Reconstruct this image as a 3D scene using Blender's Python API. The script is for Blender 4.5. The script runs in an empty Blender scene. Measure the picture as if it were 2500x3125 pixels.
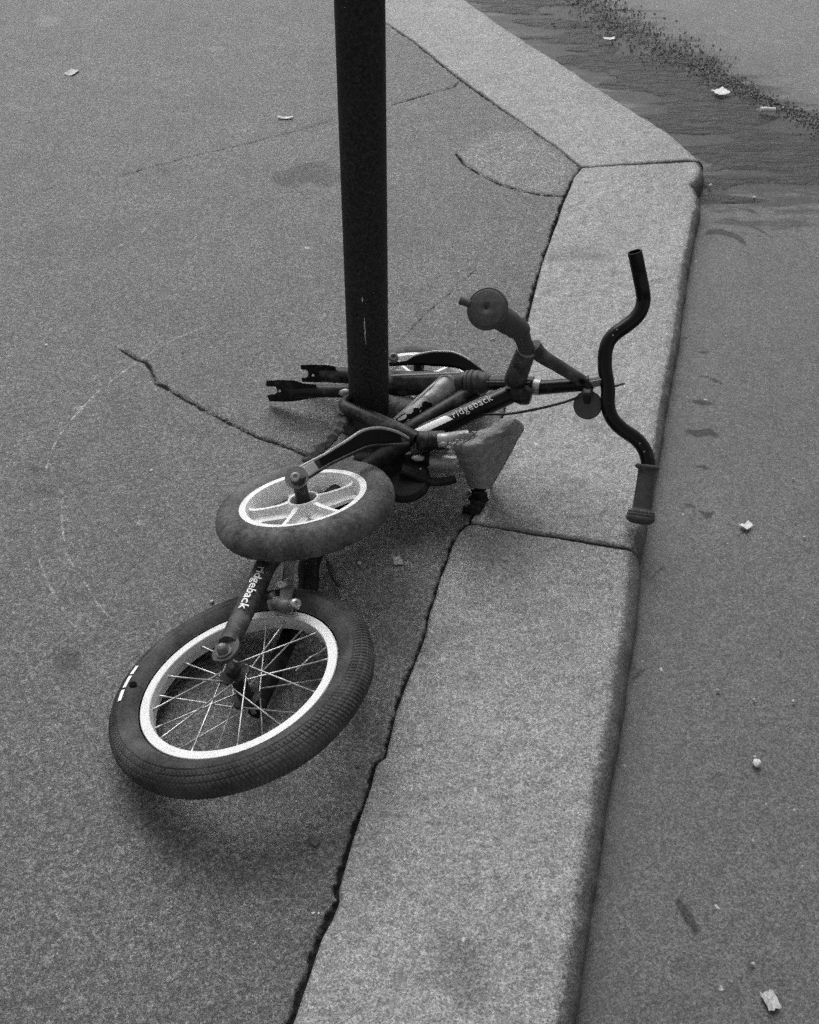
import bpy, math, random
import numpy as np
from mathutils import Vector, Matrix, noise as mnoise

random.seed(7); rng = np.random.default_rng(7)
SC = bpy.context.scene
COL = SC.collection

# ------------------------------------------------------------------ camera, sky, sun, exposure
H = 1.53                                   # eye height above the pavement
PITCH = math.radians(43.6)
ROLL = math.atan2(27, 3815)
FPX, CX, CY = 3634.0, 1250.0, 1562.5       # focal length / centre in pixels of a 2500 x 3125 plate
R0 = np.array([1., 0, 0]); U0 = np.array([0, math.sin(PITCH), math.cos(PITCH)]); FW = np.array([0, math.cos(PITCH), -math.sin(PITCH)])
RT = R0*math.cos(ROLL)+U0*math.sin(ROLL); UP = U0*math.cos(ROLL)-R0*math.sin(ROLL)
CAM = np.array([0., 0, H])
cam = bpy.data.cameras.new('camera'); cam.sensor_fit = 'VERTICAL'; cam.sensor_height = 36; cam.sensor_width = 36
cam.lens = 36*FPX/3125; cam.clip_start = 0.02; cam.clip_end = 500
camo = bpy.data.objects.new('camera', cam); COL.objects.link(camo)
camo.matrix_world = Matrix(((RT[0], UP[0], -FW[0], 0), (RT[1], UP[1], -FW[1], 0), (RT[2], UP[2], -FW[2], H), (0, 0, 0, 1)))
SC.camera = camo

SUN_EL, SUN_AZ = math.radians(52), math.radians(-13)   # azimuth from +Y towards +X
world = bpy.data.worlds.new('World'); SC.world = world; world.use_nodes = True
wn = world.node_tree; wn.nodes.clear()
sky = wn.nodes.new('ShaderNodeTexSky'); sky.sky_type = 'NISHITA'; sky.sun_disc = False
sky.sun_elevation = SUN_EL; sky.sun_rotation = SUN_AZ; sky.dust_density = 4.0; sky.air_density = 1.5
bw = wn.nodes.new('ShaderNodeRGBToBW'); bg = wn.nodes.new('ShaderNodeBackground'); bg.inputs['Strength'].default_value = 0.12
wo = wn.nodes.new('ShaderNodeOutputWorld')
wn.links.new(sky.outputs[0], bw.inputs[0]); wn.links.new(bw.outputs[0], bg.inputs['Color']); wn.links.new(bg.outputs[0], wo.inputs[0])
sl = bpy.data.lights.new('sun', 'SUN'); sl.energy = 1.5; sl.angle = math.radians(45); sl.color = (1, 1, 1)
so = bpy.data.objects.new('sun', sl); COL.objects.link(so)
sd = Vector((math.sin(SUN_AZ)*math.cos(SUN_EL), math.cos(SUN_AZ)*math.cos(SUN_EL), math.sin(SUN_EL)))
so.rotation_euler = (-sd).to_track_quat('-Z', 'Y').to_euler()
SC.view_settings.view_transform = 'Standard'; SC.view_settings.look = 'None'
SC.view_settings.gamma = 1; SC.view_settings.use_curve_mapping = False; SC.view_settings.exposure = 0.27
SC.cycles.use_denoising = False      # keep the grain of the grainy black and white picture
SC.cycles.use_adaptive_sampling = True; SC.cycles.adaptive_threshold = .12; SC.cycles.adaptive_min_samples = 28

# ------------------------------------------------------------------ measuring helpers: sight line + a known height / distance -> point
def ray(x, y): return FW + RT*(x-CX)/FPX - UP*(y-CY)/FPX
def at(x, y, z=0.0):
    d = ray(x, y); return CAM + d*((z-H)/d[2])
def atY(x, y, Y):
    d = ray(x, y); return CAM + d*(Y/d[1])
def dep(x, y, zc): return CAM + ray(x, y)*zc

# ------------------------------------------------------------------ object helpers
def link(name, me, parent=None, mat=None):
    o = bpy.data.objects.new(name, me); COL.objects.link(o)
    if parent is not None: o.parent = parent; o.matrix_parent_inverse = parent.matrix_world.inverted()
    if mat is not None and me is not None:
        me.materials.clear(); me.materials.append(mat)
    return o
def tag(o, label=None, cat=None, group=None, kind=None):
    if label: o['label'] = label
    if cat: o['category'] = cat
    if group: o['group'] = group
    if kind: o['kind'] = kind
    return o
def empty(name, loc, label, cat, group=None):
    o = bpy.data.objects.new(name, None); COL.objects.link(o); o.location = Vector(loc); o.empty_display_size = .05
    o.matrix_world = Matrix.Translation(Vector(loc))
    return tag(o, label, cat, group)
class MB:
    def __init__(s): s.v = []; s.f = []; s.sm = []
    def add(s, vs, fs, smooth=True):
        b = len(s.v); s.v += [tuple(map(float, v)) for v in vs]
        s.f += [tuple(i+b for i in f) for f in fs]; s.sm += [smooth]*len(fs)
        return s
    def build(s, name, mat, parent=None):
        me = bpy.data.meshes.new(name); me.from_pydata(s.v, [], s.f); me.update()
        me.polygons.foreach_set('use_smooth', s.sm)
        return link(name, me, parent, mat)
def V(a): return np.asarray(a, float)
def unit(a):
    a = V(a); n = np.linalg.norm(a); return a/n if n > 1e-12 else a
def perp(n):
    n = unit(n); a = np.array([0, 0, 1.]) if abs(n[2]) < .9 else np.array([1., 0, 0])
    u = unit(np.cross(a, n)); return u, np.cross(n, u)
def spline(pts, per=8):
    P = [V(p) for p in pts]; out = []
    for i in range(len(P)-1):
        p0 = P[max(i-1, 0)]; p1 = P[i]; p2 = P[i+1]; p3 = P[min(i+2, len(P)-1)]
        for k in range(per):
            t = k/per
            out.append(.5*((2*p1)+(-p0+p2)*t+(2*p0-5*p1+4*p2-p3)*t*t+(-p0+3*p1-3*p2+p3)*t**3))
    out.append(P[-1]); return out
def frames(P):
    n = len(P); T = [unit(P[min(i+1, n-1)]-P[max(i-1, 0)]) for i in range(n)]
    u, w = perp(T[0]); U = []
    for t in T:
        u = unit(u-t*np.dot(u, t)); U.append(u)
    return T, U
def tube(mb, pts, r, seg=18, caps=True, hollow=0, flat=1.0, flatdir=None):
    P = [V(p) for p in pts]; n = len(P)
    rr = [r]*n if np.isscalar(r) else list(r)
    if len(rr) != n: rr = list(np.interp(np.linspace(0, 1, n), np.linspace(0, 1, len(rr)), rr))
    T, U = frames(P); vs = []; fs = []
    for i in range(n):
        u = U[i]
        if flatdir is not None: u = unit(V(flatdir)-T[i]*np.dot(flatdir, T[i]))
        w = np.cross(T[i], u)
        for k in range(seg):
            a = 2*math.pi*k/seg; vs.append(P[i]+rr[i]*(math.cos(a)*u*flat+math.sin(a)*w))
    for i in range(n-1):
        for k in range(seg):
            a = i*seg+k; b = i*seg+(k+1) % seg; fs.append((a, b, b+seg, a+seg))
    mb.add(vs, fs)
    if caps:
        for i, sgn in ((0, -1), (n-1, 1)):
            ring = list(range(i*seg, i*seg+seg))
            cv = [vs[j] for j in ring]; c = P[i]
            if hollow:
                inn = [c+(v-c)*hollow for v in cv]; deep = [v-sgn*T[i]*rr[i]*2.5 for v in inn]
                fl = [(k, (k+1) % seg, seg+(k+1) % seg, seg+k) for k in range(seg)]
                fl += [(seg+k, seg+(k+1) % seg, 2*seg+(k+1) % seg, 2*seg+k) for k in range(seg)]
                fl += [tuple(range(2*seg, 3*seg))]
                mb.add(cv+inn+deep, fl, False)
            else:
                mb.add(cv, [tuple(range(seg))], False)
    return mb
def lathe(mb, prof, c, n, seg=48, closed=False, smooth=True, fn=None):
    """profile of (radius, height along n)"""
    c = V(c); n = unit(n); u, w = perp(n); m = len(prof); vs = []
    for k in range(seg):
        a = 2*math.pi*k/seg; d = math.cos(a)*u+math.sin(a)*w
        for j, (r, h) in enumerate(prof):
            if fn: r, h = fn(a, j, r, h)
            vs.append(c+d*r+n*h)
    fs = []
    for k in range(seg):
        k2 = (k+1) % seg
        for j in range(m if closed else m-1):
            j2 = (j+1) % m; fs.append((k*m+j, k2*m+j, k2*m+j2, k*m+j2))
    return mb.add(vs, fs, smooth)
def cyl(mb, a, b, r, seg=20, bev=.12):
    a = V(a); b = V(b); L = np.linalg.norm(b-a); e = min(r*bev*2, L*.3)
    lathe(mb, [(0.0001, 0), (r-e, 0), (r, e), (r, L-e), (r-e, L), (.0001, L)], a, b-a, seg, smooth=False); return mb
def ribbon(mb, cen, half, thick, normal, per=6, bev=.3):
    """a flat bar: centre line, half widths, thickness, facing 'normal'"""
    C = spline(cen, per); n = len(C)
    h = np.interp(np.linspace(0, 1, n), np.linspace(0, 1, len(half)), half)
    nn = unit(normal); vs = []; fs = []; prof = [(-1, -.3), (-1, .3), (-1+bev, 1), (1-bev, 1), (1, .3), (1, -.3), (1-bev, -1), (-1+bev, -1)]
    for i in range(n):
        t = unit(C[min(i+1, n-1)]-C[max(i-1, 0)]); s = unit(np.cross(nn, t)); m = np.cross(t, s)
        for a, b in prof: vs.append(C[i]+s*a*h[i]+m*b*thick/2)
    for i in range(n-1):
        for k in range(8):
            a = i*8+k; b = i*8+(k+1) % 8; fs.append((a, b, b+8, a+8))
    fs += [tuple(range(8)), tuple(range(n*8-8, n*8))]
    return mb.add(vs, fs, False)
def plate(mb, outline, normal, thick, holes=()):
    """extruded outline (convex fan is not assumed: ear clipping through mathutils)"""
    from mathutils.geometry import tessellate_polygon
    nn = unit(normal); O = [V(p) for p in outline]; loops = [O]+[[V(p) for p in h] for h in holes]
    tri = tessellate_polygon([[Vector(p) for p in l] for l in loops])
    flatp = [p for l in loops for p in l]; m = len(flatp)
    vs = [p+nn*thick/2 for p in flatp]+[p-nn*thick/2 for p in flatp]
    fs = [tuple(t) for t in tri]+[tuple(i+m for i in reversed(t)) for t in tri]
    b = 0
    for l in loops:
        k = len(l)
        for i in range(k): fs.append((b+i, b+(i+1) % k, m+b+(i+1) % k, m+b+i))
        b += k
    return mb.add(vs, fs, False)
def lump(mb, c, r, sc=(1, 1, 1), amp=.3, sub=2, seed=0):
    import bmesh
    bm = bmesh.new(); bmesh.ops.create_icosphere(bm, subdivisions=sub, radius=1)
    vs = []
    for v in bm.verts:
        k = 1+amp*mnoise.noise(v.co*1.6+Vector((seed*3.1, seed*1.7, 0)))
        vs.append(V(c)+r*k*np.array([v.co.x*sc[0], v.co.y*sc[1], v.co.z*sc[2]]))
    fs = [tuple(v.index for v in f.verts) for f in bm.faces]; bm.free()
    return mb.add(vs, fs)

# ------------------------------------------------------------------ materials (a black and white picture: every colour is a grey)
def new_mat(name):
    m = bpy.data.materials.new(name); m.use_nodes = True; nt = m.node_tree
    b = nt.nodes['Principled BSDF']; return m, nt, b
def g(v): return (v, v, v, 1)
def nd(nt, t, **kw):
    n = nt.nodes.new(t)
    for k, v in kw.items():
        if k in n.inputs: n.inputs[k].default_value = v
        else: setattr(n, k, v)
    return n
def noisef(nt, vec, scale, detail=3, rough=.6, dist=0):
    n = nd(nt, 'ShaderNodeTexNoise'); n.inputs['Scale'].default_value = scale; n.inputs['Detail'].default_value = detail
    n.inputs['Roughness'].default_value = rough; n.inputs['Distortion'].default_value = dist
    nt.links.new(vec, n.inputs['Vector']); return n.outputs['Fac']
def cells(nt, vec, scale):
    n = nd(nt, 'ShaderNodeTexVoronoi'); n.inputs['Scale'].default_value = scale; nt.links.new(vec, n.inputs['Vector'])
    c = nd(nt, 'ShaderNodeSeparateColor'); nt.links.new(n.outputs['Color'], c.inputs[0]); return c.outputs[0]
def maprange(nt, val, a, b, c=0., d=1., smooth=False):
    n = nd(nt, 'ShaderNodeMapRange'); n.interpolation_type = 'SMOOTHSTEP' if smooth else 'LINEAR'
    for i, x in zip((1, 2, 3, 4), (a, b, c, d)): n.inputs[i].default_value = x
    nt.links.new(val, n.inputs[0]); return n.outputs[0]
def mth(nt, op, a, b=None):
    n = nd(nt, 'ShaderNodeMath'); n.operation = op
    for i, x in enumerate((a, b)):
        if x is None: continue
        if isinstance(x, (int, float)): n.inputs[i].default_value = x
        else: nt.links.new(x, n.inputs[i])
    return n.outputs[0]
def mixf(nt, fac, a, b):
    n = nd(nt, 'ShaderNodeMix'); n.data_type = 'FLOAT'
    for i, x in ((0, fac), (2, a), (3, b)):
        if isinstance(x, (int, float)): n.inputs[i].default_value = x
        else: nt.links.new(x, n.inputs[i])
    return n.outputs[0]
def setcol(nt, b, val):
    c = nd(nt, 'ShaderNodeCombineColor')
    for i in range(3): nt.links.new(val, c.inputs[i])
    nt.links.new(c.outputs[0], b.inputs['Base Color'])
def bump(nt, b, h, dist, strength=1.0):
    n = nd(nt, 'ShaderNodeBump'); n.inputs['Distance'].default_value = dist; n.inputs['Strength'].default_value = strength
    nt.links.new(h, n.inputs['Height']); nt.links.new(n.outputs[0], b.inputs['Normal']); return n
def objco(nt): return nd(nt, 'ShaderNodeTexCoord').outputs['Object']
def simple(name, base, rough=.5, metal=0., var=.35, scale=60, dirt=None, dscale=9, dlo=.5, dhi=.68, bumpd=.0006, spec=.5, grain=350):
    """a worn surface: base grey, blotches of 'dirt' grey, fine grain"""
    m, nt, b = new_mat(name); co = objco(nt)
    n1 = noisef(nt, co, scale, 4); n2 = noisef(nt, co, grain, 2)
    v = mth(nt, 'MULTIPLY', maprange(nt, n1, .25, .75, base*(1-var), base*(1+var)), maprange(nt, n2, .25, .75, 1-var*.7, 1+var*.7))
    r = rough
    if dirt is not None:
        d = maprange(nt, noisef(nt, co, dscale, 6, .7), dlo, dhi)
        v = mixf(nt, d, v, mth(nt, 'MULTIPLY', maprange(nt, n2, .25, .75, .7, 1.3), dirt))
        r = mixf(nt, d, rough, min(1, rough+.35)); nt.links.new(r, b.inputs['Roughness'])
        if metal:
            nt.links.new(mixf(nt, d, metal, 0.), b.inputs['Metallic'])
    else:
        b.inputs['Roughness'].default_value = rough; b.inputs['Metallic'].default_value = metal
    b.inputs['Specular IOR Level'].default_value = spec
    setcol(nt, b, v)
    if bumpd: bump(nt, b, n1, bumpd)
    return m

M = {}
M['pole'] = simple('pole_paint', .022, .7, 0, .8, 200, dirt=.055, dscale=150, dlo=.5, dhi=.75, spec=.15, grain=420)
M['black'] = simple('gloss_black_paint', .005, .25, 0, .3, 50, dirt=.03, dscale=22, dlo=.62, dhi=.74, bumpd=.0002, spec=.22)
M['stay'] = simple('grimy_grey_paint', .038, .5, 0, .6, 80, dirt=.12, dscale=26, dlo=.48, dhi=.7, spec=.3)
M['dark'] = simple('dirty_dark_paint', .011, .42, 0, .7, 70, dirt=.13, dscale=24, dlo=.52, dhi=.74, spec=.25, bumpd=.001)
M['grey'] = simple('scuffed_grey_paint', .30, .35, .2, .4, 40, dirt=.04, dscale=18, dlo=.5, dhi=.72)
M['pale'] = simple('pale_paint', .30, .3, .1, .25, 30, dirt=.12, dscale=20, dlo=.6, dhi=.8)
M['steel'] = simple('bare_steel', .42, .35, .8, .3, 60, dirt=.12, dscale=26, dlo=.55, dhi=.75)
M['zinc'] = simple('zinc_plate', .17, .5, .3, .35, 50, dirt=.05, dscale=24, dlo=.5, dhi=.75)
M['rubber'] = simple('grip_rubber', .050, .75, 0, .4, 120, dirt=.06, dscale=18)
M['tyre'] = simple('tyre_rubber', .030, .85, 0, .6, 160, dirt=.11, dscale=9, dlo=.42, dhi=.72, bumpd=.0004, spec=.3)
M['dusty_tyre'] = simple('dusty_tyre_rubber', .06, .88, 0, .7, 150, dirt=.20, dscale=9, dlo=.38, dhi=.7, bumpd=.0005, spec=.25)
M['rim'] = simple('pale_alloy', .66, .42, .15, .08, 30, dirt=.42, dscale=20, dlo=.62, dhi=.85, bumpd=.0001)
M['plastic'] = simple('white_plastic', .74, .45, 0, .1, 30, dirt=.36, dscale=16, dlo=.52, dhi=.8, bumpd=.0002)
M['white'] = simple('white_print', .78, .5, 0, .06, 30, bumpd=0)
M['lettergrey'] = simple('worn_white_print', .55, .5, 0, .35, 200, bumpd=0)
M['vinyl'] = simple('saddle_vinyl', .20, .75, 0, .5, 70, dirt=.08, dscale=20, dlo=.5, dhi=.75, bumpd=.002)
M['foam'] = simple('torn_foam', .42, .9, 0, .4, 90)
M['cable'] = simple('cable_housing', .012, .5, 0, .3, 60)
M['reflector'] = simple('reflector_plastic', .05, .35, 0, .35, 80, dirt=.09, dscale=20)
M['paper'] = simple('white_paper', .58, .8, 0, .3, 90)
M['chip'] = simple('grey_chip', .36, .85, 0, .4, 150)
M['pebble'] = simple('pale_stone', .45, .85, 0, .3, 120)
M['gum'] = simple('grey_gum', .36, .8, 0, .3, 160)
M['leaf'] = simple('dead_leaf', .07, .8, 0, .5, 120)
M['paleleaf'] = simple('pale_dead_leaf', .30, .8, 0, .3, 120)
M['deep_black'] = simple('black_with_shade', .006, .6, 0, .5, 60, dirt=.03, dscale=30, spec=.15)  # real black plus the shade under arm and saddle, put into the colour
M['hole'] = simple('deep_black', .004, .9, 0, .2, 60, bumpd=0, spec=.1)

# ------------------------------------------------------------------ ground layout (metres, pavement level = 0)
ROAD_Z = -0.046
def px(pts, z=0.0): return np.array([at(x, y, z)[:2] for x, y in pts])
inner_near = px([(880, 3160), (899, 3104), (921, 3040), (940, 2989), (953, 2944), (985, 2855), (1017, 2797), (1036, 2746), (1033, 2715), (1055, 2638), (1074, 2568), (1106, 2472), (1132, 2396), (1148, 2332), (1176, 2306), (1209, 2168), (1232, 2103), (1256, 2043), (1283, 1978), (1297, 1941), (1311, 1871), (1330, 1815), (1344, 1760), (1362, 1718), (1379, 1662), (1399, 1625), (1432, 1597)])
inner_mid = px([(1435, 1593), (1470, 1500), (1500, 1400), (1530, 1290), (1560, 1180), (1590, 1060), (1623, 927), (1652, 811), (1688, 710), (1700, 680), (1718, 620), (1737, 579), (1752, 540), (1776, 512)])
inner_far = px([(1776, 511), (1698, 446), (1619, 391), (1518, 321), (1393, 231), (1267, 129), (1181, 70)])
outer_near = px([(1752, 3160), (1760, 3106), (1778, 2992), (1804, 2809), (1830, 2626), (1857, 2444), (1893, 2261), (1924, 2026), (1942, 1917), (1956, 1780), (1957, 1735), (1951, 1706)], -.02)
outer_mid = px([(1954, 1700), (1968, 1640), (1990, 1520), (2010, 1426), (2022, 1358), (2040, 1226), (2062, 1113), (2080, 1000), (2092, 900), (2108, 794), (2122, 720), (2138, 650), (2139, 622), (2131, 600), (2121, 584), (2142, 566), (2151, 545), (2146, 526), (2140, 510)], -.02)
outer_far = px([(2148, 509), (2050, 423), (1948, 360), (1745, 227), (1557, 106), (1432, 16)], -.02)
def ext(P, d, L): return np.vstack([P, P[-1]+unit(d)*L])
dfar = unit(np.array([*(inner_far[-1]-inner_far[0])]))
dnear = unit(inner_near[0]-inner_near[-1])
inner_far = np.vstack([inner_far, inner_far[-1]+dfar*.9]); outer_far = np.vstack([outer_far, outer_far[-1]+dfar*.75])
# boundary of the pavement (the inner kerb edge) as one polyline, near to far
BND = np.vstack([inner_near[0]+dnear*90, inner_near, inner_mid, inner_far, inner_far[-1]+dfar*120])
RBND = np.vstack([outer_near[0]+unit(outer_near[0]-outer_near[5])*90, outer_near, outer_mid, outer_far, outer_far[-1]+dfar*120])

def seg_dist(P, poly, rad=None):
    """distance from points P (n,2) to an open polyline; rad: per-vertex half width subtracted"""
    best = np.full(len(P), 1e9)
    for i in range(len(poly)-1):
        a, b = poly[i], poly[i+1]; d = b-a; L2 = max((d*d).sum(), 1e-12)
        t = np.clip(((P-a)@d)/L2, 0, 1); q = np.hypot(*(P-a-t[:, None]*d).T)
        if rad is not None: q = q-(rad[i]*(1-t)+rad[i+1]*t)
        np.minimum(best, q, out=best)
    return best
def inside(P, poly):
    c = np.zeros(len(P), bool); n = len(poly); j = n-1
    for i in range(n):
        a, b = poly[i], poly[j]
        if a[1] != b[1]:
            k = ((a[1] > P[:, 1]) != (b[1] > P[:, 1])) & (P[:, 0] < (b[0]-a[0])*(P[:, 1]-a[1])/(b[1]-a[1])+a[0]); c ^= k
        j = i
    return c
def near_dist(P, poly, rad=None, cap=.12):
    """distance only where it can be under cap"""
    out = np.full(len(P), cap); lo = poly.min(0)-cap; hi = poly.max(0)+cap
    m = ((P > lo) & (P < hi)).all(1)
    if m.any(): out[m] = np.minimum(seg_dist(P[m], poly, rad), cap)
    return out
def vnoise(P, s, seed=0):
    """cheap smooth value noise on (n,2)"""
    r = np.random.default_rng(seed); T = r.random((64, 64)); Q = P*s; I = np.floor(Q).astype(int); Fr = Q-I; Fr = Fr*Fr*(3-2*Fr)
    a = T[I[:, 0] % 64, I[:, 1] % 64]; b = T[(I[:, 0]+1) % 64, I[:, 1] % 64]; c = T[I[:, 0] % 64, (I[:, 1]+1) % 64]; d = T[(I[:, 0]+1) % 64, (I[:, 1]+1) % 64]
    return (a*(1-Fr[:, 0])+b*Fr[:, 0])*(1-Fr[:, 1])+(c*(1-Fr[:, 0])+d*Fr[:, 0])*Fr[:, 1]
def axis(lo, hi, step, far, grow=1.35, step2=None):
    """even steps from lo to hi (growing from step to step2), then out to +-far"""
    out = [lo]
    while out[-1] < hi:
        s = step if step2 is None else step+(step2-step)*(out[-1]-lo)/(hi-lo)
        out.append(out[-1]+s)
    a = []; s = out[1]-out[0]; x = lo
    while x > -far: s *= grow; x -= s; a.append(x)
    c = []; s = out[-1]-out[-2]; x = out[-1]
    while x < far: s *= grow; x += s; c.append(x)
    return np.array(a[::-1]+out+c)
def grid_mesh(name, xs, ys, zfun, keep=None):
    X, Y = np.meshgrid(xs, ys); P = np.stack([X.ravel(), Y.ravel()], 1); z, attrs = zfun(P)
    nx, ny = len(xs), len(ys); I = np.arange(nx*ny).reshape(ny, nx)
    F = np.stack([I[:-1, :-1], I[:-1, 1:], I[1:, 1:], I[1:, :-1]], -1).reshape(-1, 4)
    if keep is not None:
        k = keep(P); F = F[k[F].any(1)]
        used = np.unique(F); mp = np.full(len(P), -1); mp[used] = np.arange(len(used)); F = mp[F]; P = P[used]; z = z[used]
        attrs = {a: v[used] for a, v in attrs.items()}
    me = bpy.data.meshes.new(name); me.vertices.add(len(P)); me.vertices.foreach_set('co', np.column_stack([P, z]).astype(np.float32).ravel())
    me.loops.add(F.size); me.loops.foreach_set('vertex_index', F.astype(np.int32).ravel())
    me.polygons.add(len(F)); me.polygons.foreach_set('loop_start', (np.arange(len(F))*4).astype(np.int32)); me.polygons.foreach_set('loop_total', np.full(len(F), 4, np.int32))
    me.update(calc_edges=True); me.polygons.foreach_set('use_smooth', np.ones(len(F), bool))
    for a, v in attrs.items():
        at_ = me.attributes.new(a, 'FLOAT', 'POINT'); at_.data.foreach_set('value', v.astype(np.float32))
    return me
def attr(nt, name):
    n = nd(nt, 'ShaderNodeAttribute'); n.attribute_name = name; return n.outputs['Fac']

# ------------------------------------------------------------------ pavement: asphalt sheet with real cracks
cracks = [  # polyline, half widths (m)
    (px([(370, 1067), (417, 1096), (449, 1106), (464, 1135), (477, 1169), (501, 1179), (543, 1205), (616, 1247), (694, 1286), (788, 1333), (897, 1370), (960, 1400)]), .0028),
    (px([(351, 539), (478, 504), (593, 475), (765, 437), (937, 389), (1020, 367)]), .0006),
    (px([(1197, 321), (1291, 293), (1385, 266), (1408, 246)]), .0016),
    (px([(1393, 469), (1416, 501), (1463, 532), (1526, 563), (1588, 583), (1651, 595), (1713, 599)]), .0026),
    (px([(1314, 430), (1424, 423), (1502, 387)]), -.0005),
    (px([(1588, 587), (1643, 653)]), -.0005),
    (px([(1456, 819), (1400, 872), (1304, 956), (1217, 1043)]), -.0004),
    (px([(60, 610), (120, 590), (190, 560)]), -.0006),
    (px([(545, 1080), (575, 1075), (610, 1078)]), -.0006),
]
scratches = [px([(657, 985), (558, 1023), (490, 1057), (433, 1093), (376, 1135), (308, 1187), (256, 1239), (209, 1291), (172, 1343), (157, 1375), (140, 1430)]),
             px([(106, 1600), (110, 1660), (123, 1722), (151, 1787), (183, 1844), (219, 1902), (256, 1933)]),
             px([(190, 1500), (188, 1583), (200, 1680), (214, 1714), (262, 1780), (292, 1834), (330, 1880)]),
             px([(469, 667), (434, 708)]), px([(380, 740), (356, 755)]), px([(256, 1239), (215, 1248)]), px([(80, 2300), (112, 2285)]),
             px([(395, 1577), (430, 1600)]), px([(560, 1340), (590, 1350)])]
stains = [(px([(880, 545), (950, 520), (1005, 540)]), .05), (px([(190, 2000), (200, 2010)]), .018), (px([(130, 1500), (135, 1505)]), .016), (px([(100, 1432), (108, 1436)]), .012), (px([(480, 520), (540, 515)]), .006)]
pale = [(px([(135, 60), (160, 66)]), .03), (px([(640, 147), (655, 149)]), .012), (px([(40, 325), (70, 335)]), .012), (px([(135, 446), (142, 449)]), .008), (px([(930, 758), (945, 760)]), .006)]
patch = px([(1400, 470), (1440, 440), (1520, 400), (1600, 400), (1690, 455), (1760, 505), (1725, 560), (1705, 590), (1650, 590), (1588, 578), (1526, 558), (1463, 527)])
BNDN = BND[1:-1]
def pave_z(P):
    db = seg_dist(P, BND); wob = vnoise(P, 70, 1)*.6+vnoise(P, 23, 2)*.4
    gapw = .0024+.0055*np.clip((vnoise(P, 9, 3)-.3)*1.6, 0, 1)+.0060*(wob-.5)+.0060*(vnoise(P, 150, 8)-.5)
    poly = np.vstack([BND, [[400, 300], [400, -300]]]); out_ = inside(P, poly)
    sd_ = np.where(out_, -db, db)-gapw
    dc = np.full(len(P), .12)
    for c, w in cracks: dc = np.minimum(dc, near_dist(P, c, None, .12)-w*(.45+1.1*vnoise(P, 60, 4)))
    z = .0025*(vnoise(P, 4, 5)-.5)+.0012*(vnoise(P, 25, 6)-.5)+.0008*(vnoise(P, 90, 7)-.5)
    e = np.minimum(sd_, dc)
    z = z-.006*np.clip(.7-dc/.004, 0, 1)**1.5
    z = np.where(sd_ < .002, z-.011*np.clip((.002-sd_)/.005, 0, 1)-.03*np.clip((-.008-sd_)/.01, 0, 1), z)
    sc = np.full(len(P), .12)
    for c in scratches: sc = np.minimum(sc, near_dist(P, c, None, .05))
    stn = np.full(len(P), .12)
    for c, w in stains: stn = np.minimum(stn, near_dist(P, c, None, .15)-w)
    pl = np.full(len(P), .12)
    for c, w in pale: pl = np.minimum(pl, near_dist(P, c, None, .1)-w)
    dp_ = near_dist(P, np.vstack([patch, patch[:1]]), None, .12); dp_ = np.where(inside(P, patch), -dp_, dp_)
    return z, dict(patch=np.clip(dp_, -.1, .12), crack=np.clip(e, -.05, .12), scratch=np.clip(sc, 0, .12), stain=np.clip(stn, -.1, .12), pale=np.clip(pl, -.1, .12))
def pave_keep(P):
    poly = np.vstack([BND, [[400, 300], [400, -300]]]); return ~inside(P, poly) | (seg_dist(P, BND) < .06)
M['asphalt'], nt, b = new_mat('pavement_asphalt'); co = objco(nt)
n_f = noisef(nt, co, 420, 3, .7); n_m = noisef(nt, co, 110, 4, .7); n_l = noisef(nt, co, 3.2, 6, .65); n_s = noisef(nt, co, 14, 5, .7)
v = mth(nt, 'MULTIPLY', maprange(nt, n_l, .3, .7, .066, .096), maprange(nt, n_f, .3, .7, .4, 1.6))
v = mth(nt, 'MULTIPLY', v, maprange(nt, cells(nt, co, 430), 0, 1, .25, 1.9)); v = mth(nt, 'MULTIPLY', v, maprange(nt, cells(nt, co, 160), 0, 1, .6, 1.4))
v = mth(nt, 'MULTIPLY', v, maprange(nt, n_m, .3, .7, .55, 1.45)); v = mth(nt, 'MULTIPLY', v, maprange(nt, n_s, .3, .7, .82, 1.18))
spots = maprange(nt, noisef(nt, co, 30, 4, .7), .645, .72, 0, .75); v = mixf(nt, spots, v, .048)
lights = maprange(nt, noisef(nt, co, 95, 2, .5), .735, .77); v = mixf(nt, mth(nt, 'MULTIPLY', lights, .7), v, .42)
st = maprange(nt, mth(nt, 'ADD', attr(nt, 'stain'), maprange(nt, n_s, .2, .8, -.016, .016)), .012, -.014, 0, .28, True); v = mth(nt, 'MULTIPLY', v, mth(nt, 'SUBTRACT', 1., st))
pa = maprange(nt, mth(nt, 'ADD', attr(nt, 'pale'), maprange(nt, n_s, .2, .8, -.045, .045)), .008, -.008, 0, .35, True); v = mixf(nt, pa, v, .26)
pt = maprange(nt, mth(nt, 'ADD', attr(nt, 'patch'), maprange(nt, n_s, .2, .8, -.02, .02)),   .008, -.012, 0, .5, True); v = mixf(nt, pt, v, mth(nt, 'MULTIPLY', v, 2.3))
sw = maprange(nt, mth(nt, 'ADD', attr(nt, 'scratch'), maprange(nt, noisef(nt, co, 26, 5, .8), .35, .7, -.0014, .0032)), .0030, .0006, 0, .85); sw = mth(nt, 'MULTIPLY', sw, maprange(nt, cells(nt, co, 260), .3, .7, .15, 1.))
v = mixf(nt, sw, v, .48)
cr = maprange(nt, mth(nt, 'ADD', attr(nt, 'crack'), mth(nt, 'ADD', maprange(nt, noisef(nt, co, 150, 5, .8), .25, .75, -.0030, .0030), maprange(nt, noisef(nt, co, 34, 3, .6), .3, .7, -.0022, .0022))), .0018, -.0006, 0, 1, True)
dirtv = maprange(nt, n_f, .3, .75, .012, .05); v = mixf(nt, cr, v, dirtv)
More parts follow.
